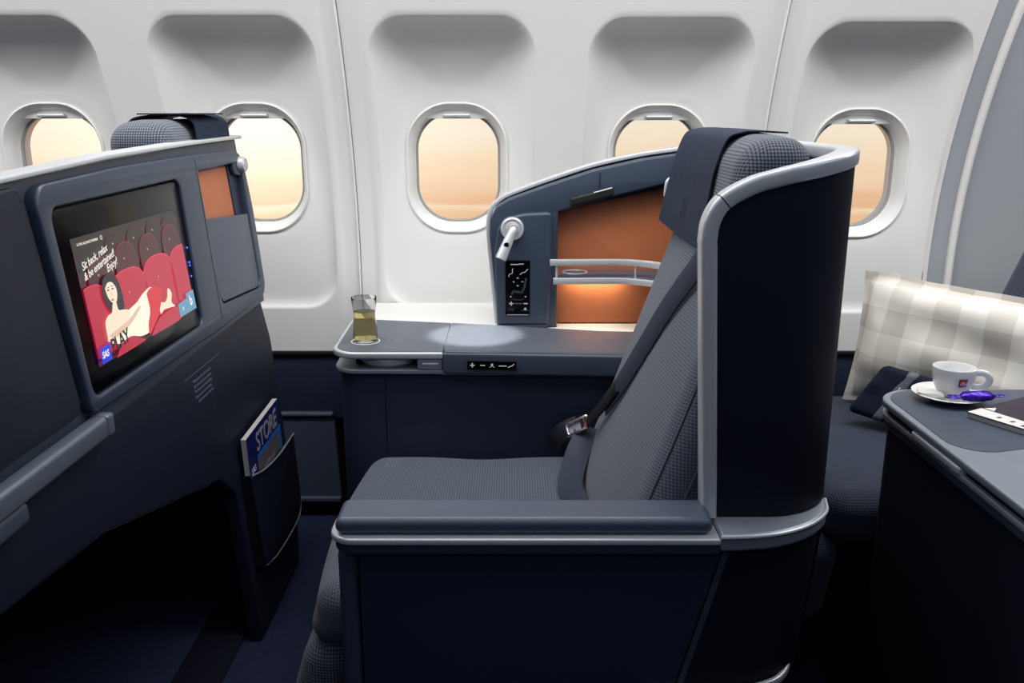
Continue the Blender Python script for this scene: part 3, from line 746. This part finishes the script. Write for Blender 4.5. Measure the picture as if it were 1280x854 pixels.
# ================================================================== FORWARD UNIT (seat-back with monitor)
fwd = thing('monitor_seatback', 'navy seat-back shell with large monitor, cubby and magazine pocket', 'seat back', (-.7, 1.6, 0))
def fx(z): return -.62-.107*(z-.88)
UPV = Vector((-.107, 0, 1)).normalized()
def FM(off): return frame((fx(0)+off, 0, 0), (0, 1, 0), UPV)       # local x = world y, local y = height along the face, z = towards the seat
kz = math.sqrt(1+.107**2)
def F(pts): return [(p[0], p[1]*kz)+tuple(p[2:]) for p in pts]
top_line = [(.55, 1.035), (.80, 1.050), (1.114, 1.0635), (1.44, 1.079), (1.8, 1.0865), (2.145, 1.0905)]
def ftop(y):
    for a, b_ in zip(top_line[:-1], top_line[1:]):
        if a[0] <= y <= b_[0]: return a[1]+(b_[1]-a[1])*(y-a[0])/(b_[1-1]-a[0])
    return top_line[-1][1]
# body: lofted plan rings, the far end rounded off, the face bulging towards the seat lower down
rings = []
for k in range(16):
    f = k/15; r_ = []
    for j in range(15):
        y = .55+(2.125-.55)*j/14; zt = ftop(y)-.004; z = .70+(zt-.70)*f
        r_.append((fx(z)-.012, y, z))
    for q in range(1, 9):
        a = math.pi/2*q/8; zt = ftop(2.14)-.004; z = .70+(zt-.70)*f; e = .03+.02*(1-f)
        r_.append((fx(z)-.012-e+e*math.cos(a), 2.125+e*math.sin(a)*.9, z))
    zt = ftop(2.14)-.004; z = .70+(zt-.70)*f
    r_.append((fx(z)-.10, 2.165+.006*(1-f), z)); r_.append((fx(z)-.10, .55, .70+(ftop(.55)-.004-.70)*f))
    rings.append(r_)
ub = obj('upper_body', loft(rings), 'navy_plastic', fwd, 50)
tp = [(fx(ftop(y))-.022, y, ftop(y)+.001) for y in [.55+.08*k for k in range(21)]]
obj('top_rim', sweep(tp, rrect(-.003, -.021, .005, .021, .003, 3), (0, 0, 1)), 'silver', fwd, 40, label='matt silver top rim')
# proud surround carrying the monitor and the cubby
sur = rpoly(F([(1.192, .728, .02), (1.172, 1.052, .035), (1.44, 1.062, .05), (1.83, 1.066, .05), (2.105, 1.060, .05), (2.118, .93, .2), (2.105, .722, .04), (1.75, .716, .05)]), 0, 6)
hole = rpoly(F([(1.790, .760, .02), (1.797, 1.034, .010), (2.082, 1.036, .02), (2.072, .742, .025)]), 0, 5)
mon_hole = rpoly(F([(1.207, .748, .02), (1.205, 1.021, .022), (1.690, 1.026, .022), (1.668, .748, .02)]), 0, 5)
obj('surround', plate([sur, hole, mon_hole], .020, FM(-.014), .004, 2), 'navy_plastic', fwd, 35)
obj('surround_joint', plate([[(1.772, .735*kz), (1.7735, .735*kz), (1.790, 1.062*kz), (1.7885, 1.062*kz)]], .0005, FM(.006)), 'black_matte', fwd)
# cubby: orange lining above, door below, round latch
obj('cubby_lining', plate([rpoly(F([(1.80, .90), (2.02, .90), (2.018, 1.032), (1.80, 1.030)]), .003, 2)], .002, FM(-.012), .0005), 'orange_leather', fwd, label='orange leather cubby lining')
obj('cubby_side', plate([rpoly(F([(2.022, .90), (2.084, .90), (2.084, 1.036), (2.022, 1.034)]), .002, 2)], .004, FM(-.012), .0005), 'navy_panel', fwd)
cd = obj('cubby_door', plate([rpoly(F([(1.795, .764, .018), (1.792, .938, .003), (2.072, .918, .003), (2.067, .747, .022)]), 0, 5)], .012, FM(-.008), .002), 'graphite', fwd)
LM = FM(.004) @ Matrix.Translation((2.078, 1.032*kz, 0))
lt = obj('cubby_latch', lathe([(0, .016), (.013, .016), (.017, .013), (.018, .009), (.018, 0)], 36, LM), 'silver', fwd)
obj('latch_groove', lathe([(.0095, .0162), (.0095, .0168), (.011, .0168), (.011, .0162)], 36, LM), 'silver_dark', lt)
obj('latch_mount', plate([rpoly(F([(2.035, 1.012), (2.098, 1.004), (2.098, 1.05), (2.035, 1.05)]), .012, 4)], .009, FM(-.006), .002), 'navy_plastic', fwd)
# monitor
mon = obj('monitor', plate([rpoly(F([(1.206, .750, .02), (1.206, 1.019, .022), (1.688, 1.024, .022), (1.666, .750, .02)]), 0, 6)], .012, FM(-.010), .003), 'black_gloss', fwd, label='glossy black monitor showing a red cinema picture')
SM = FM(.0026)
S0y, S1y, S0z, S1z = 1.243, 1.640, .786*kz, .975*kz
SW, SH = S1y-S0y, S1z-S0z
def SP(k): return SM @ Matrix.Translation((S0y, S0z, k*.00035))
def spoly(pts, k): return plate([[(p[0]*SW, p[1]*SH) for p in pts]], .0002, SP(k))
def sm(pts, n=5): return [(p[0], p[1]) for p in spline([(q[0], q[1], 0) for q in pts]+[(pts[0][0], pts[0][1], 0)], n)][:-1]
obj('screen', spoly([(0, 0), (1, 0), (1, 1), (0, 1)], 0), 'scr_back', mon, 0)
obj('screen_gloom', spoly([(0, .70), (.26, .72), (.30, .90), (1, .95), (1, 1), (0, 1)], 1), 'scr_black', mon, 0)
def chair(cx, top, wd, bot):
    L = []
    for k in range(25):
        a = math.pi*k/24; hh = min(.22, top-bot)
        x = cx+wd/2*math.copysign(abs(math.cos(a))**.75, math.cos(a)); y = top-hh+hh*abs(math.sin(a))**.75
        L.append((min(.999, max(.001, x)), min(.999, y)))
    L += [(min(.999, max(.001, cx-wd/2*.96)), max(.001, bot)), (min(.999, max(.001, cx+wd/2*.96)), max(.001, bot))]
    return L
rows = [([(.335, .962), (.53, .955), (.73, .968), (.90, .96)], .19, .30, 'scr_black', 'scr_back', .09),
        ([(.16, .80), (.40, .852), (.635, .856), (.885, .872)], .205, .40, 'scr_back', 'scr_mid', .125),
        ([(.055, .614), (.375, .635), (.68, .652), (.97, .655)], .32, .55, 'scr_red', 'scr_edge', .19)]
lay = 2
for row, wd, dep, c0, c1, bt in rows:
    for cx, top in row:
        w2 = wd*(.75 if cx < .1 else 1)
        obj('pictured_chair_edge', spoly(chair(cx, top+.008, w2*1.03, top-dep), lay), c1, mon, 0)
        obj('pictured_chair', spoly(chair(cx, top, w2, top-dep), lay+1), c0, mon, 0)
        if .1 < cx < .95: obj('pictured_button', plate([circ((cx-.02)*SW, (top-bt)*SH, .0016, n=10)], .0002, SP(lay+2)), 'scr_gold', mon, 0)
    lay += 3
lay = 12
obj('pictured_gown', spoly(sm([(.09, .16), (.12, .26), (.22, .27), (.31, .31), (.40, .34), (.46, .38), (.55, .41), (.58, .36), (.55, .22), (.47, .06), (.38, .05), (.28, .10), (.18, .09)]), lay), 'scr_dress', mon, 0)
obj('pictured_legs', spoly(sm([(.60, .26), (.66, .22), (.70, .25), (.725, .325), (.755, .27), (.735, .19), (.765, .14), (.70, .15), (.64, .16), (.60, .14)]), lay+1), 'scr_skin', mon, 0)
obj('pictured_scarf', spoly(sm([(.50, .37), (.54, .40), (.60, .395), (.655, .335), (.62, .23), (.56, .13), (.51, .07), (.45, .03), (.46, .12), (.50, .22)]), lay+2), 'scr_scarlet', mon, 0)
obj('pictured_hair', spoly(sm([(.130, .58), (.165, .648), (.225, .650), (.265, .60), (.283, .47), (.275, .34), (.235, .31), (.18, .34), (.14, .42), (.125, .50)]), lay+2), 'scr_hair', mon, 0)
obj('pictured_shoulders', spoly(sm([(.088, .17), (.095, .30), (.125, .345), (.165, .36), (.185, .42), (.215, .42), (.222, .355), (.27, .335), (.315, .30), (.28, .23), (.20, .17), (.13, .12)]), lay+3), 'scr_skin', mon, 0)
obj('pictured_arm', spoly(sm([(.10, .20), (.13, .165), (.22, .165), (.33, .22), (.41, .285), (.395, .30), (.30, .245), (.18, .215)]), lay+4), 'scr_shade', mon, 0)
obj('pictured_face', spoly(sm([(.150, .56), (.18, .595), (.215, .585), (.238, .53), (.235, .47), (.215, .42), (.188, .425), (.160, .48)]), lay+4), 'scr_skin', mon, 0)
fe = merge(spoly(circ(.170, .538, .009, .006, 10), lay+5), spoly(circ(.208, .536, .009, .006, 10), lay+5), spoly([(.155, .558), (.182, .562), (.182, .556)], lay+5), spoly([(.198, .562), (.226, .556), (.198, .555)], lay+5))
obj('pictured_eyes', fe, 'scr_hair', mon, 0, kind='stuff')
obj('pictured_lips', spoly(circ(.189, .452, .011, .007, 12), lay+5), 'scr_lips', mon, 0)
obj('pictured_nose', spoly([(.188, .53), (.196, .492), (.184, .488)], lay+5), 'scr_shade', mon, 0)
obj('pictured_chair', spoly(sm([(.46, .003), (.50, .06), (.57, .115), (.68, .137), (.78, .12), (.80, .003)]), lay+5), 'scr_red', mon, 0)
obj('pictured_chair', spoly(sm([(.12, .003), (.19, .090), (.28, .095), (.37, .03), (.38, .003)]), lay+5), 'scr_red', mon, 0)
obj('picture_tile', spoly([(.79, .012), (.90, .012), (.90, .150), (.79, .140)], lay+6), 'scr_teal', mon, 0)
obj('picture_tile', spoly([(.90, .012), (.998, .012), (.998, .20), (.90, .20)], lay+6), 'scr_teal', mon, 0)
def stext(s, x, y, size, k, mat, rot=0, **kw): obj('screen_text', text(s, size, SP(k) @ Matrix.Translation((x*SW, y*SH, 0)) @ Matrix.Rotation(R(rot), 4, 'Z'), .0001, **kw), mat, mon, 0)
stext('b', .930, .07, .026, lay+7, 'scr_white', bold=.0006)
stext('x', .830, .06, .014, lay+7, 'scr_white')
obj('screen_logo', spoly([(.003, .020), (.082, .020), (.088, .150), (.003, .140)], lay+6), 'scr_blue', mon, 0)
stext('SAS', .010, .060, .0135, lay+7, 'scr_white', shear=.25, bold=.0004)
stext('PLAY', .095, .055, .030, lay+7, 'scr_hair', rot=4, bold=.0007, sp=.92)
stext('A STAR ALLIANCE MEMBER', .010, .940, .0055, lay+7, 'scr_white')
obj('screen_emblem', plate([circ(.205*SW, .953*SH, .0034, n=16), circ(.205*SW, .953*SH, .0024, n=16)], .0002, SP(lay+7)), 'scr_white', mon, 0)
stext('Sit back, relax', .012, .750, .0165, lay+7, 'scr_white', rot=11, shear=.3, sp=.97, bold=.0001)
stext('& be entertained!', .012, .672, .0160, lay+7, 'scr_white', rot=11, shear=.3, sp=.97, bold=.0001)
stext('Enjoy!', .195, .672, .0165, lay+7, 'scr_white', rot=11, shear=.3, sp=.97, bold=.0001)
for k, (yy, zz) in enumerate(((1.668, .900), (1.6655, .872), (1.665, .866), (1.662, .846))):
    obj('indicator_light', plate([circ(0, 0, .0022 if k != 1 else .0026, n=12)], .0004, SM @ Matrix.Translation((yy, zz*kz, 0))), 'led_blue', mon, 0)
# aisle-side section: rounded panel left of the surround, grab bar below
obj('aisle_panel', plate([rpoly(F([(.56, .735, .02), (.56, 1.028, .02), (1.160, 1.056, .02), (1.180, .735, .02)]), 0, 6)], .014, FM(-.014), .006, 3), 'navy_lower', fwd)
bar = obj('grab_bar', sweep([(-.597+.0, y, .708) for y in (.55, .8, 1.0, 1.208)], rrect(-.016, -.012, .016, .014, .006, 3), (0, 0, 1)), 'bar_grey', fwd, label='silver-grey grab bar')
obj('bar_end', box(-.612, 1.200, .692, -.583, 1.222, .7255, .005), 'bar_grey', bar)
obj('bar_underside', sweep([(-.603, y, .680) for y in (.55, .8, .985)], rrect(-.018, -.014, .012, .014, .008, 3), (0, 0, 1)), 'graphite', bar)
# lower body: recessed under the surround, foot-well opening, pocket column
def LX(z): return -.612+.075*(.70-z)
LMt = frame((-.612+.075*.70-.030, 0, 0), (0, 1, 0), Vector((-.075, 0, 1)))
low_ol = rpoly([(.60, .002), (.60, .70), (2.10, .70, .0), (2.135, .60, .1), (2.135, .10, .03), (2.10, .002), (1.74, .002), (1.735, .36, .05), (1.66, .425, .05), (1.20, .545, .06), (.66, .60, .03), (.66, .002)], 0, 5)
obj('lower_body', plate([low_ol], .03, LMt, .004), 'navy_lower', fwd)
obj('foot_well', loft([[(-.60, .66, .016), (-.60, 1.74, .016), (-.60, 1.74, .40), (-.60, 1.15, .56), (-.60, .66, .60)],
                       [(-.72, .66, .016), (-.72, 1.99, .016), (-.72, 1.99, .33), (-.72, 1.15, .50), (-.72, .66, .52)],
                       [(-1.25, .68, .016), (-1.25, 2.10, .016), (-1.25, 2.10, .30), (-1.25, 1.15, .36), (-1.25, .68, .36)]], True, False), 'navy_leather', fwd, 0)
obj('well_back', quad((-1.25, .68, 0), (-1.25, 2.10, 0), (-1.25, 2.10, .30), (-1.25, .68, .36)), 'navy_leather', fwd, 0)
pk = rpoly([(1.765, .165, .03), (1.765, .385, .004), (1.90, .358, .2), (2.115, .352, .004), (2.10, .15, .05)], 0, 6)
pocket = obj('magazine_pocket', plate([pk], .006, LMt, .002, lift=.052), 'navy_lower', fwd)
obj('pocket_side', plate([rpoly([(1.767, .165), (1.775, .165), (1.775, .383), (1.767, .385)], 0, 2)], .026, LMt, lift=.028), 'navy_leather', pocket)
e1 = [LMt @ Vector((p[0], p[1], .059)) for p in spline([(1.766, .386, 0), (1.85, .366, 0), (1.97, .353, 0), (2.113, .353, 0)], 6)]
obj('pocket_edge', tube(e1, .0022, 8, (0, 0, 1)), 'silver_dark', pocket)
e2 = [LMt @ Vector((p[0], p[1], .056)) for p in spline([(1.775, .168, 0), (1.86, .150, 0), (2.0, .142, 0), (2.08, .150, 0), (2.105, .19, 0)], 6)]
obj('pocket_bottom_edge', tube(e2, .0018, 8, (0, 0, 1)), 'silver_dark', pocket)
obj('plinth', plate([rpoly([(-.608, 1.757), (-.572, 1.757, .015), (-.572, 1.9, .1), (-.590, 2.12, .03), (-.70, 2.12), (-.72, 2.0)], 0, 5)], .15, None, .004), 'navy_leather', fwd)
# printed notice
NM = LMt @ Matrix.Translation((1.600, .648, .0302))
bmn = None
for i, s in enumerate(['Please your belt while seated', 'Life vest under your armrest', 'The foot stowed for landing', 'Fasten to be closed during', 'your ottoman in the floor']):
    q = text(s, .0085, NM @ Matrix.Translation((.004+(.012 if i == 4 else 0), -i*.0105, 0)), .0001)
    bmn = q if bmn is None else merge(bmn, q)
obj('printed_notice', bmn, 'label_print', fwd, 0, kind='stuff')
obj('notice_line', plate([[(-.035, .016), (.17, .016), (.17, .0168), (-.035, .0168)]], .0002, NM), 'label_print', fwd, 0)
# magazine in the pocket
def magazine(name, label, M, wd, ht, th, cover):
    mg = thing(name, label, 'magazine', M.translation)
    pg = obj('pages', plate([[(0, 0), (wd, 0), (wd, ht), (0, ht)]], th, M), 'page_edge', mg, 0)
    obj('cover', plate([[(-.001, -.001), (wd+.0005, -.001), (wd+.0005, ht+.001), (-.001, ht+.001)]], .0008, M, lift=th), cover, mg, 0)
    return mg
MM = LMt @ Matrix.Translation((1.778, .275, .034)) @ Matrix.Rotation(R(1.5), 4, 'Z') @ Matrix.Rotation(R(2.5), 4, 'X')
mg = magazine('magazine', 'navy blue shopping magazine with grey title standing in the seat pocket', MM, .262, .192, .012, 'ink_navy')
MP = MM @ Matrix.Translation((0, 0, .0131))
obj('cover_band', plate([[(.058, .118), (.256, .118), (.256, .130), (.058, .130)]], .0003, MP), 'ink_blue', mg, 0)
obj('cover_picture', plate([[(.058, .0), (.235, .0), (.235, .117), (.058, .117)]], .0003, MP), 'ink_taupe', mg, 0)
obj('cover_edge', plate([[(.236, .0), (.256, .0), (.256, .117), (.236, .117)]], .0003, MP), 'ink_blue', mg, 0)
obj('cover_title', text('STORE', .060, MP @ Matrix.Translation((.060, .138, .0004)), .0002, bold=.0012, sp=.95), 'ink_grey', mg, 0)
obj('cover_logo', text('SAS', .020, MP @ Matrix.Translation((.008, .105, .0004)), .0002, shear=.2), 'ink_white', mg, 0)
obj('cover_caption', text('AMAZING', .026, MP @ Matrix.Translation((.075, .070, .0004)), .0002), 'ink_grey', mg, 0)

# forward seat headrest above the rim with its cover
fh = thing('business_seat', 'window seat whose grey headrest rises behind the monitor shell', 'seat', (-.75, 1.95, 0))
obj('headrest', softbox(-.800, 1.76, .95, -.672, 2.10, 1.135, .045, 14, 6, lambda x, y, z: (x, y, z-.10*max(0, (1.86-y))**1.2 if z > 1.05 else z)), 'seat_weave_coarse', fh, 60)
obj('backrest', softbox(-.86, 1.72, .40, -.735, 2.12, .99, .045, 8, 4), 'seat_weave', fh, 60)
obj('seat_cushion', softbox(-1.3, 1.72, .33, -.80, 2.12, .45, .04, 8, 4), 'seat_weave', fh, 60)
bm = bmesh.new(); V = []
pr = spline([(-.806, 0, 1.03), (-.808, 0, 1.085), (-.795, 0, 1.128), (-.76, 0, 1.141), (-.70, 0, 1.141), (-.668, 0, 1.130), (-.660, 0, 1.105), (-.660, 0, 1.07)], 5)
for i, p in enumerate(pr):
    V.append([bm.verts.new((p[0], 1.885+.215*j/8, p[2]+.001+.0015*math.sin(j*1.7+i*.3))) for j in range(9)])
for i in range(len(V)-1):
    for j in range(8): bm.faces.new((V[i][j], V[i+1][j], V[i+1][j+1], V[i][j+1]))
bmesh.ops.recalc_face_normals(bm, faces=bm.faces); bmesh.ops.solidify(bm, geom=list(bm.faces), thickness=-.003)
fcv = tag(obj('headrest_cover', bm, 'cover_cloth', None, 50), 'dark cloth cover with folded flap on the headrest behind the monitor shell', 'headrest cover', 'cloth headrest covers')
obj('cover_flap', box(-.775, 1.875, 1.1445, -.655, 2.06, 1.1475, .001, 2, None), 'cover_cloth', fcv)

# ================================================================== AFT UNIT: console, seat, things on them
ac = thing('side_console', 'dark aisle-side console carrying the coffee cup', 'console', (.95, 1.25, 0))
a_ol = rpoly([(.640, .55, .03), (1.55, .55, 0), (1.55, 1.505, 0), (.640, 1.505, .075)], 0, 10)
def ins(d, r): return rpoly([(.640+d, .55+d, .03), (1.55, .55+d, 0), (1.55, 1.505-d, 0), (.640+d, 1.505-d, r)], 0, 10)
obj('top_edge', plate([a_ol], .013, Matrix.Translation((0, 0, .6565)), .004, 3), 'silver_dark', ac, 35)
obj('top_inlay', plate([rpoly([(.652, 1.185, .05), (.90, 1.255, .1), (1.55, 1.30, 0), (1.55, 1.497, 0), (.652, 1.497, .068)], 0, 10)], .002, Matrix.Translation((0, 0, .6685)), .0006), 'graphite', ac)
obj('slot', plate([ins(.010, .066)], .010, Matrix.Translation((0, 0, .647))), 'cavity', ac)
obj('lower_edge', plate([ins(.002, .073)], .010, Matrix.Translation((0, 0, .637)), .003, 3), 'silver_dark', ac, 35)
obj('second_edge', plate([ins(.006, .07)], .012, Matrix.Translation((0, 0, .622)), .003, 3), 'navy_plastic', ac, 35)
obj('body', plate([ins(.012, .066)], .615, Matrix.Translation((0, 0, .010)), .003), 'navy_leather', ac)
obj('tray_grip', plate([rpoly([(.641, 1.17, .01), (.70, 1.17), (.70, 1.33), (.641, 1.33, .01)], 0, 4)], .012, Matrix.Translation((-.003, 0, .645)), .003), 'silver', ac)
# aft seat
asq = thing('business_seat', 'aft window seat with dark woven cushion carrying the checked pillow', 'seat', (.95, 1.85, 0))
obj('seat_cushion', softbox(.60, 1.525, .335, 1.36, 2.16, .452, .045, 16, 6, lambda x, y, z: (x, y, z+(.008*math.sin((x-.6)*4)*math.sin((y-1.5)*4.8) if z > .4 else 0))), 'seat_weave_dark', asq, 60)
obj('leg_rest', softbox(.50, 1.53, .16, .645, 2.14, .36, .05, 12, 5, lambda x, y, z: (x-.15*(.36-z), y, z)), 'seat_weave_dark', asq, 60)
obj('seat_base', box(.66, 1.54, 0, 1.3, 2.15, .34, .01), 'cavity', asq)
obj('backrest', softbox(1.175, 1.54, .43, 1.31, 2.10, 1.12, .05, 14, 5, lambda x, y, z: (x+.37*(z-.74), y, z)), 'seat_weave_dark', asq, 60)
# pillow
PM = frame((1.005, 1.872, .622), (.63, -.77, -.02), (.10, .06, 1))
def pil(u_, v_):
    return max(0, (1-abs(u_)**3.2))**.55*max(0, (1-abs(v_)**3.2))**.55
bm = bmesh.new(); NU, NV = 72, 44; sides = []
HW, HH = .270, .160
for sg in (1, -1):
    g_ = []
    for i in range(NU+1):
        row = []
        for j in range(NV+1):
            u_ = -1+2*i/NU; v_ = -1+2*j/NV
            x = u_*HW*(1-.05*(1-abs(u_))*0-.045*(1-v_*v_)*abs(u_)**3); y = v_*HH*(1-.05*(1-u_*u_)*abs(v_)**3)
            ui, vi = min(1, abs(u_)/.94), min(1, abs(v_)/.90)
            h = .062*pil(ui, vi)+.002
            wr = .016*noise.noise((x*7+3, y*11+sg, 2))+.016*noise.noise((x*3+y*12, y*6-x*4, 7))+.006*math.sin(34*(y+.35*x)+3*noise.noise((x*5, y*5, 1)))*max(0, -v_+.2)
            edge = .006*noise.noise((x*13, y*13, 5))
            row.append(bm.verts.new((x+.35*edge, y+edge*(.6+abs(u_)), sg*(h+wr*pil(ui, vi))+edge)))
        g_.append(row)
    sides.append(g_)
    for i in range(NU):
        for j in range(NV): bm.faces.new((g_[i][j], g_[i+1][j], g_[i+1][j+1], g_[i][j+1]))
a_, b2 = sides
per = [(i, 0) for i in range(NU)]+[(NU, j) for j in range(NV)]+[(i, NV) for i in range(NU, 0, -1)]+[(0, j) for j in range(NV, 0, -1)]
for k in range(len(per)):
    p, q = per[k], per[(k+1) % len(per)]; bm.faces.new((a_[p[0]][p[1]], a_[q[0]][q[1]], b2[q[0]][q[1]], b2[p[0]][p[1]]))
pil_o = obj('pillow', bm, 'pillow_check', None, 70); pil_o.matrix_world = PM
tag(pil_o, 'white and beige checked pillow propped up on the dark seat', 'pillow')
# amenity pouch
AM = frame((.874, 1.852, .532), (.80, -.60, -.14), (.22, .22, 1)) @ Matrix.Scale(1.2, 4)
pouch = thing('amenity_pouch', 'dark navy fabric pouch with grey band leaning against the pillow', 'pouch', (.868, 1.95, .465))
def pchf(x, y, z): return (x+.018*(y/.05), y, z*(.55+.45*math.cos(x/.085*math.pi/2))+.003*noise.noise((x*40, y*40, 1)))
bm = softbox(-.075, -.052, -.018, .085, .052, .018, .012, 14, 4, pchf); bm.transform(AM); obj('pouch_body', bm, 'pouch_navy', pouch, 60)
bm = softbox(-.034, -.053, -.0190, -.004, .053, .0190, .012, 6, 4, lambda x, y, z: (x+.018*(y/.05), y, z*(.57+.45*math.cos(x/.085*math.pi/2)))); bm.transform(AM)
band = obj('pouch_band', bm, 'pouch_band', pouch, 60, label='grey woven band')
obj('band_print', text('SAS', .019, AM @ Matrix.Translation((-.013, -.014, .0190)) @ Matrix.Rotation(R(72), 4, 'Z'), .0002, shear=.2), 'ink_white', band, 0)
# saucer, cup, spoon, chocolate
SX, SY, SZ = .752, 1.442, .6712
tag(obj('saucer', lathe([(0, .0015), (.028, .0), (.030, .002), (.045, .007), (.059, .0115), (.0605, .0125), (.059, .0135), (.045, .0095), (.031, .005), (.026, .0042), (0, .0042)], 56, Matrix.Translation((SX, SY, SZ))), 'porcelain', None, 60), 'white porcelain saucer under the coffee cup', 'saucer')
cup = thing('coffee_cup', 'white porcelain espresso cup with red square emblem', 'cup', (SX+.008, SY+.008, SZ+.005))
cx_, cy_ = SX+.008, SY+.008
cupm = Matrix.Translation((cx_, cy_, SZ+.0052))
obj('cup_body', lathe([(0, .001), (.019, 0), (.021, .003), (.026, .010), (.0315, .022), (.034, .036), (.0352, .049), (.0348, .0505), (.0338, .050), (.0322, .036), (.029, .022), (.022, .009), (0, .0065)], 56, cupm), 'porcelain', cup, 60)
hd = Vector((.93, -.36, 0)).normalized()
hp = [Vector((cx_, cy_, SZ+.0052))+hd*a+Vector((0, 0, b_)) for a, b_ in ((.030, .042), (.042, .044), (.052, .040), (.055, .031), (.049, .022), (.038, .018), (.028, .0185))]
obj('cup_handle', sweep(spline(hp, 6), circ(0, 0, .0042, .0058, n=12), tuple(hd.cross(Vector((0, 0, 1))))), 'porcelain', cup, 60)
ldir = Vector((-.02, -1, 0)).normalized(); side = Vector((1, -.02, 0))
bm = bmesh.new(); V = []
for i in range(7):
    row = []
    for j in range(5):
        a = -.20+.40*i/6; z = .024+.014*j/4; rr = .0326+.0026*(z-.022)/.014
        d = ldir*math.cos(a)+side*math.sin(a)
        row.append(bm.verts.new(Vector((cx_, cy_, SZ+.0052+z))+d*(rr+.0003)))
    V.append(row)
for i in range(6):
    for j in range(4): bm.faces.new((V[i][j], V[i+1][j], V[i+1][j+1], V[i][j+1]))
em = obj('emblem', bm, 'ink_red', cup, 60, label='red square emblem')
EM = frame(Vector((cx_, cy_, SZ+.0052+.0275))+ldir*.0345+Vector((-.0052, 0, 0)), (1, 0, 0), (0, -.16, 1))
obj('emblem_text', text('illy', .010, EM, .0002, shear=.2, bold=.0002), 'ink_white', em, 0)
sp_ = [(SX-.050, SY-.010, SZ+.0145), (SX-.040, SY-.012, SZ+.0130), (SX-.028, SY-.014, SZ+.0125)]
spn = obj('sugar_packet', softbox(-.021, -.011, -.003, .021, .011, .003, .0028, 8, 3, lambda x, y, z: (x, y, z*(.4+.6*math.cos(x/.021*1.4))+.001*math.sin(x*160))), 'paper_white', None, 60)
spn.matrix_world = frame((SX-.037, SY-.010, SZ+.0145), (1, -.35, -.10), (.2, 1, .05)); tag(spn, 'crumpled white sugar packet on the saucer', 'sugar packet')
ch = obj('chocolate', loft([[(x, ry*math.cos(2*math.pi*k/14)*(1+.12*math.sin(k*2.3+x*200)), rz*math.sin(2*math.pi*k/14)*(1+.15*math.cos(k*1.7+x*150))) for k in range(14)]
    for x, ry, rz in ((-.046, .0075, .0008), (-.036, .006, .001), (-.028, .0035, .002), (-.022, .0095, .006), (-.012, .0115, .0075), (0, .012, .008), (.012, .0115, .0075), (.024, .0095, .006), (.031, .0035, .002), (.039, .005, .001), (.048, .0065, .0007))]), 'purple_foil', None, 25)
ch.matrix_world = frame((SX+.022, SY-.046, SZ+.0205), (1, .02, .01), (0, 1, .18)); tag(ch, 'purple foil wrapped chocolate on the saucer rim', 'chocolate')
# glossy magazine on the console
GMt = frame((.735, 1.372, .6712), (.40, -.66, 0), (.66, .40, 0)); GMt = frame((.738, 1.350, .6712), (.50, -.87, 0), (.87, .50, 0))
gm = magazine('magazine', 'glossy plum magazine with white band lying beside the coffee cup', GMt, .24, .30, .008, 'ink_plum')
GP = GMt @ Matrix.Translation((0, 0, .0089))
obj('cover_band', plate([[(0, 0), (.239, 0), (.239, .022), (.10, .032), (0, .036)]], .0003, GP), 'paper_white', gm, 0)
obj('cover_shape', plate([[(.002, .040), (.020, .040), (.012, .058)]], .0003, GP), 'paper_white', gm, 0)
obj('cover_shape', plate([sm([(.075, .040), (.13, .036), (.22, .04), (.235, .09), (.18, .11), (.11, .09), (.085, .07)])], .0003, GP), 'ink_lilac', gm, 0)
obj('cover_shape', plate([sm([(.115, .045), (.20, .045), (.215, .08), (.16, .09)])], .0003, GP, lift=.0004), 'ink_cyan', gm, 0)
obj('cover_shape', plate([sm([(.070, .040), (.085, .036), (.095, .07), (.082, .066)])], .0003, GP, lift=.0004), 'ink_grey', gm, 0)
for k, (xx, yy) in enumerate(((.040, .016), (.062, .015), (.082, .011), (.088, .024), (.100, .023), (.108, .008), (.116, .024), (.122, .009), (.138, .010), (.155, .011), (.172, .010))):
    obj('cover_letter', plate([[(xx, yy-.004), (xx+.005, yy-.003), (xx+.006, yy+.005), (xx+.001, yy+.004)]], .0003, GP, lift=.0004), 'ink_black', gm, 0)
for i in range(4):
    for j in range(9):
        obj('cover_letter', plate([[(.060+j*.0125, .112+i*.012), (.068+j*.0125, .112+i*.012), (.068+j*.0125, .120+i*.012), (.060+j*.0125, .120+i*.012)]], .0003, GP), 'ink_white', gm, 0)
obj('cover_shape', plate([[(.06, .098), (.16, .098), (.16, .104), (.06, .104)]], .0003, GP), 'ink_orange', gm, 0)
obj('cover_shape', plate([[(.05, .185), (.09, .185), (.09, .20), (.05, .20)]], .0003, GP), 'ink_yellow', gm, 0)
# strap tag hanging low beside the aft console
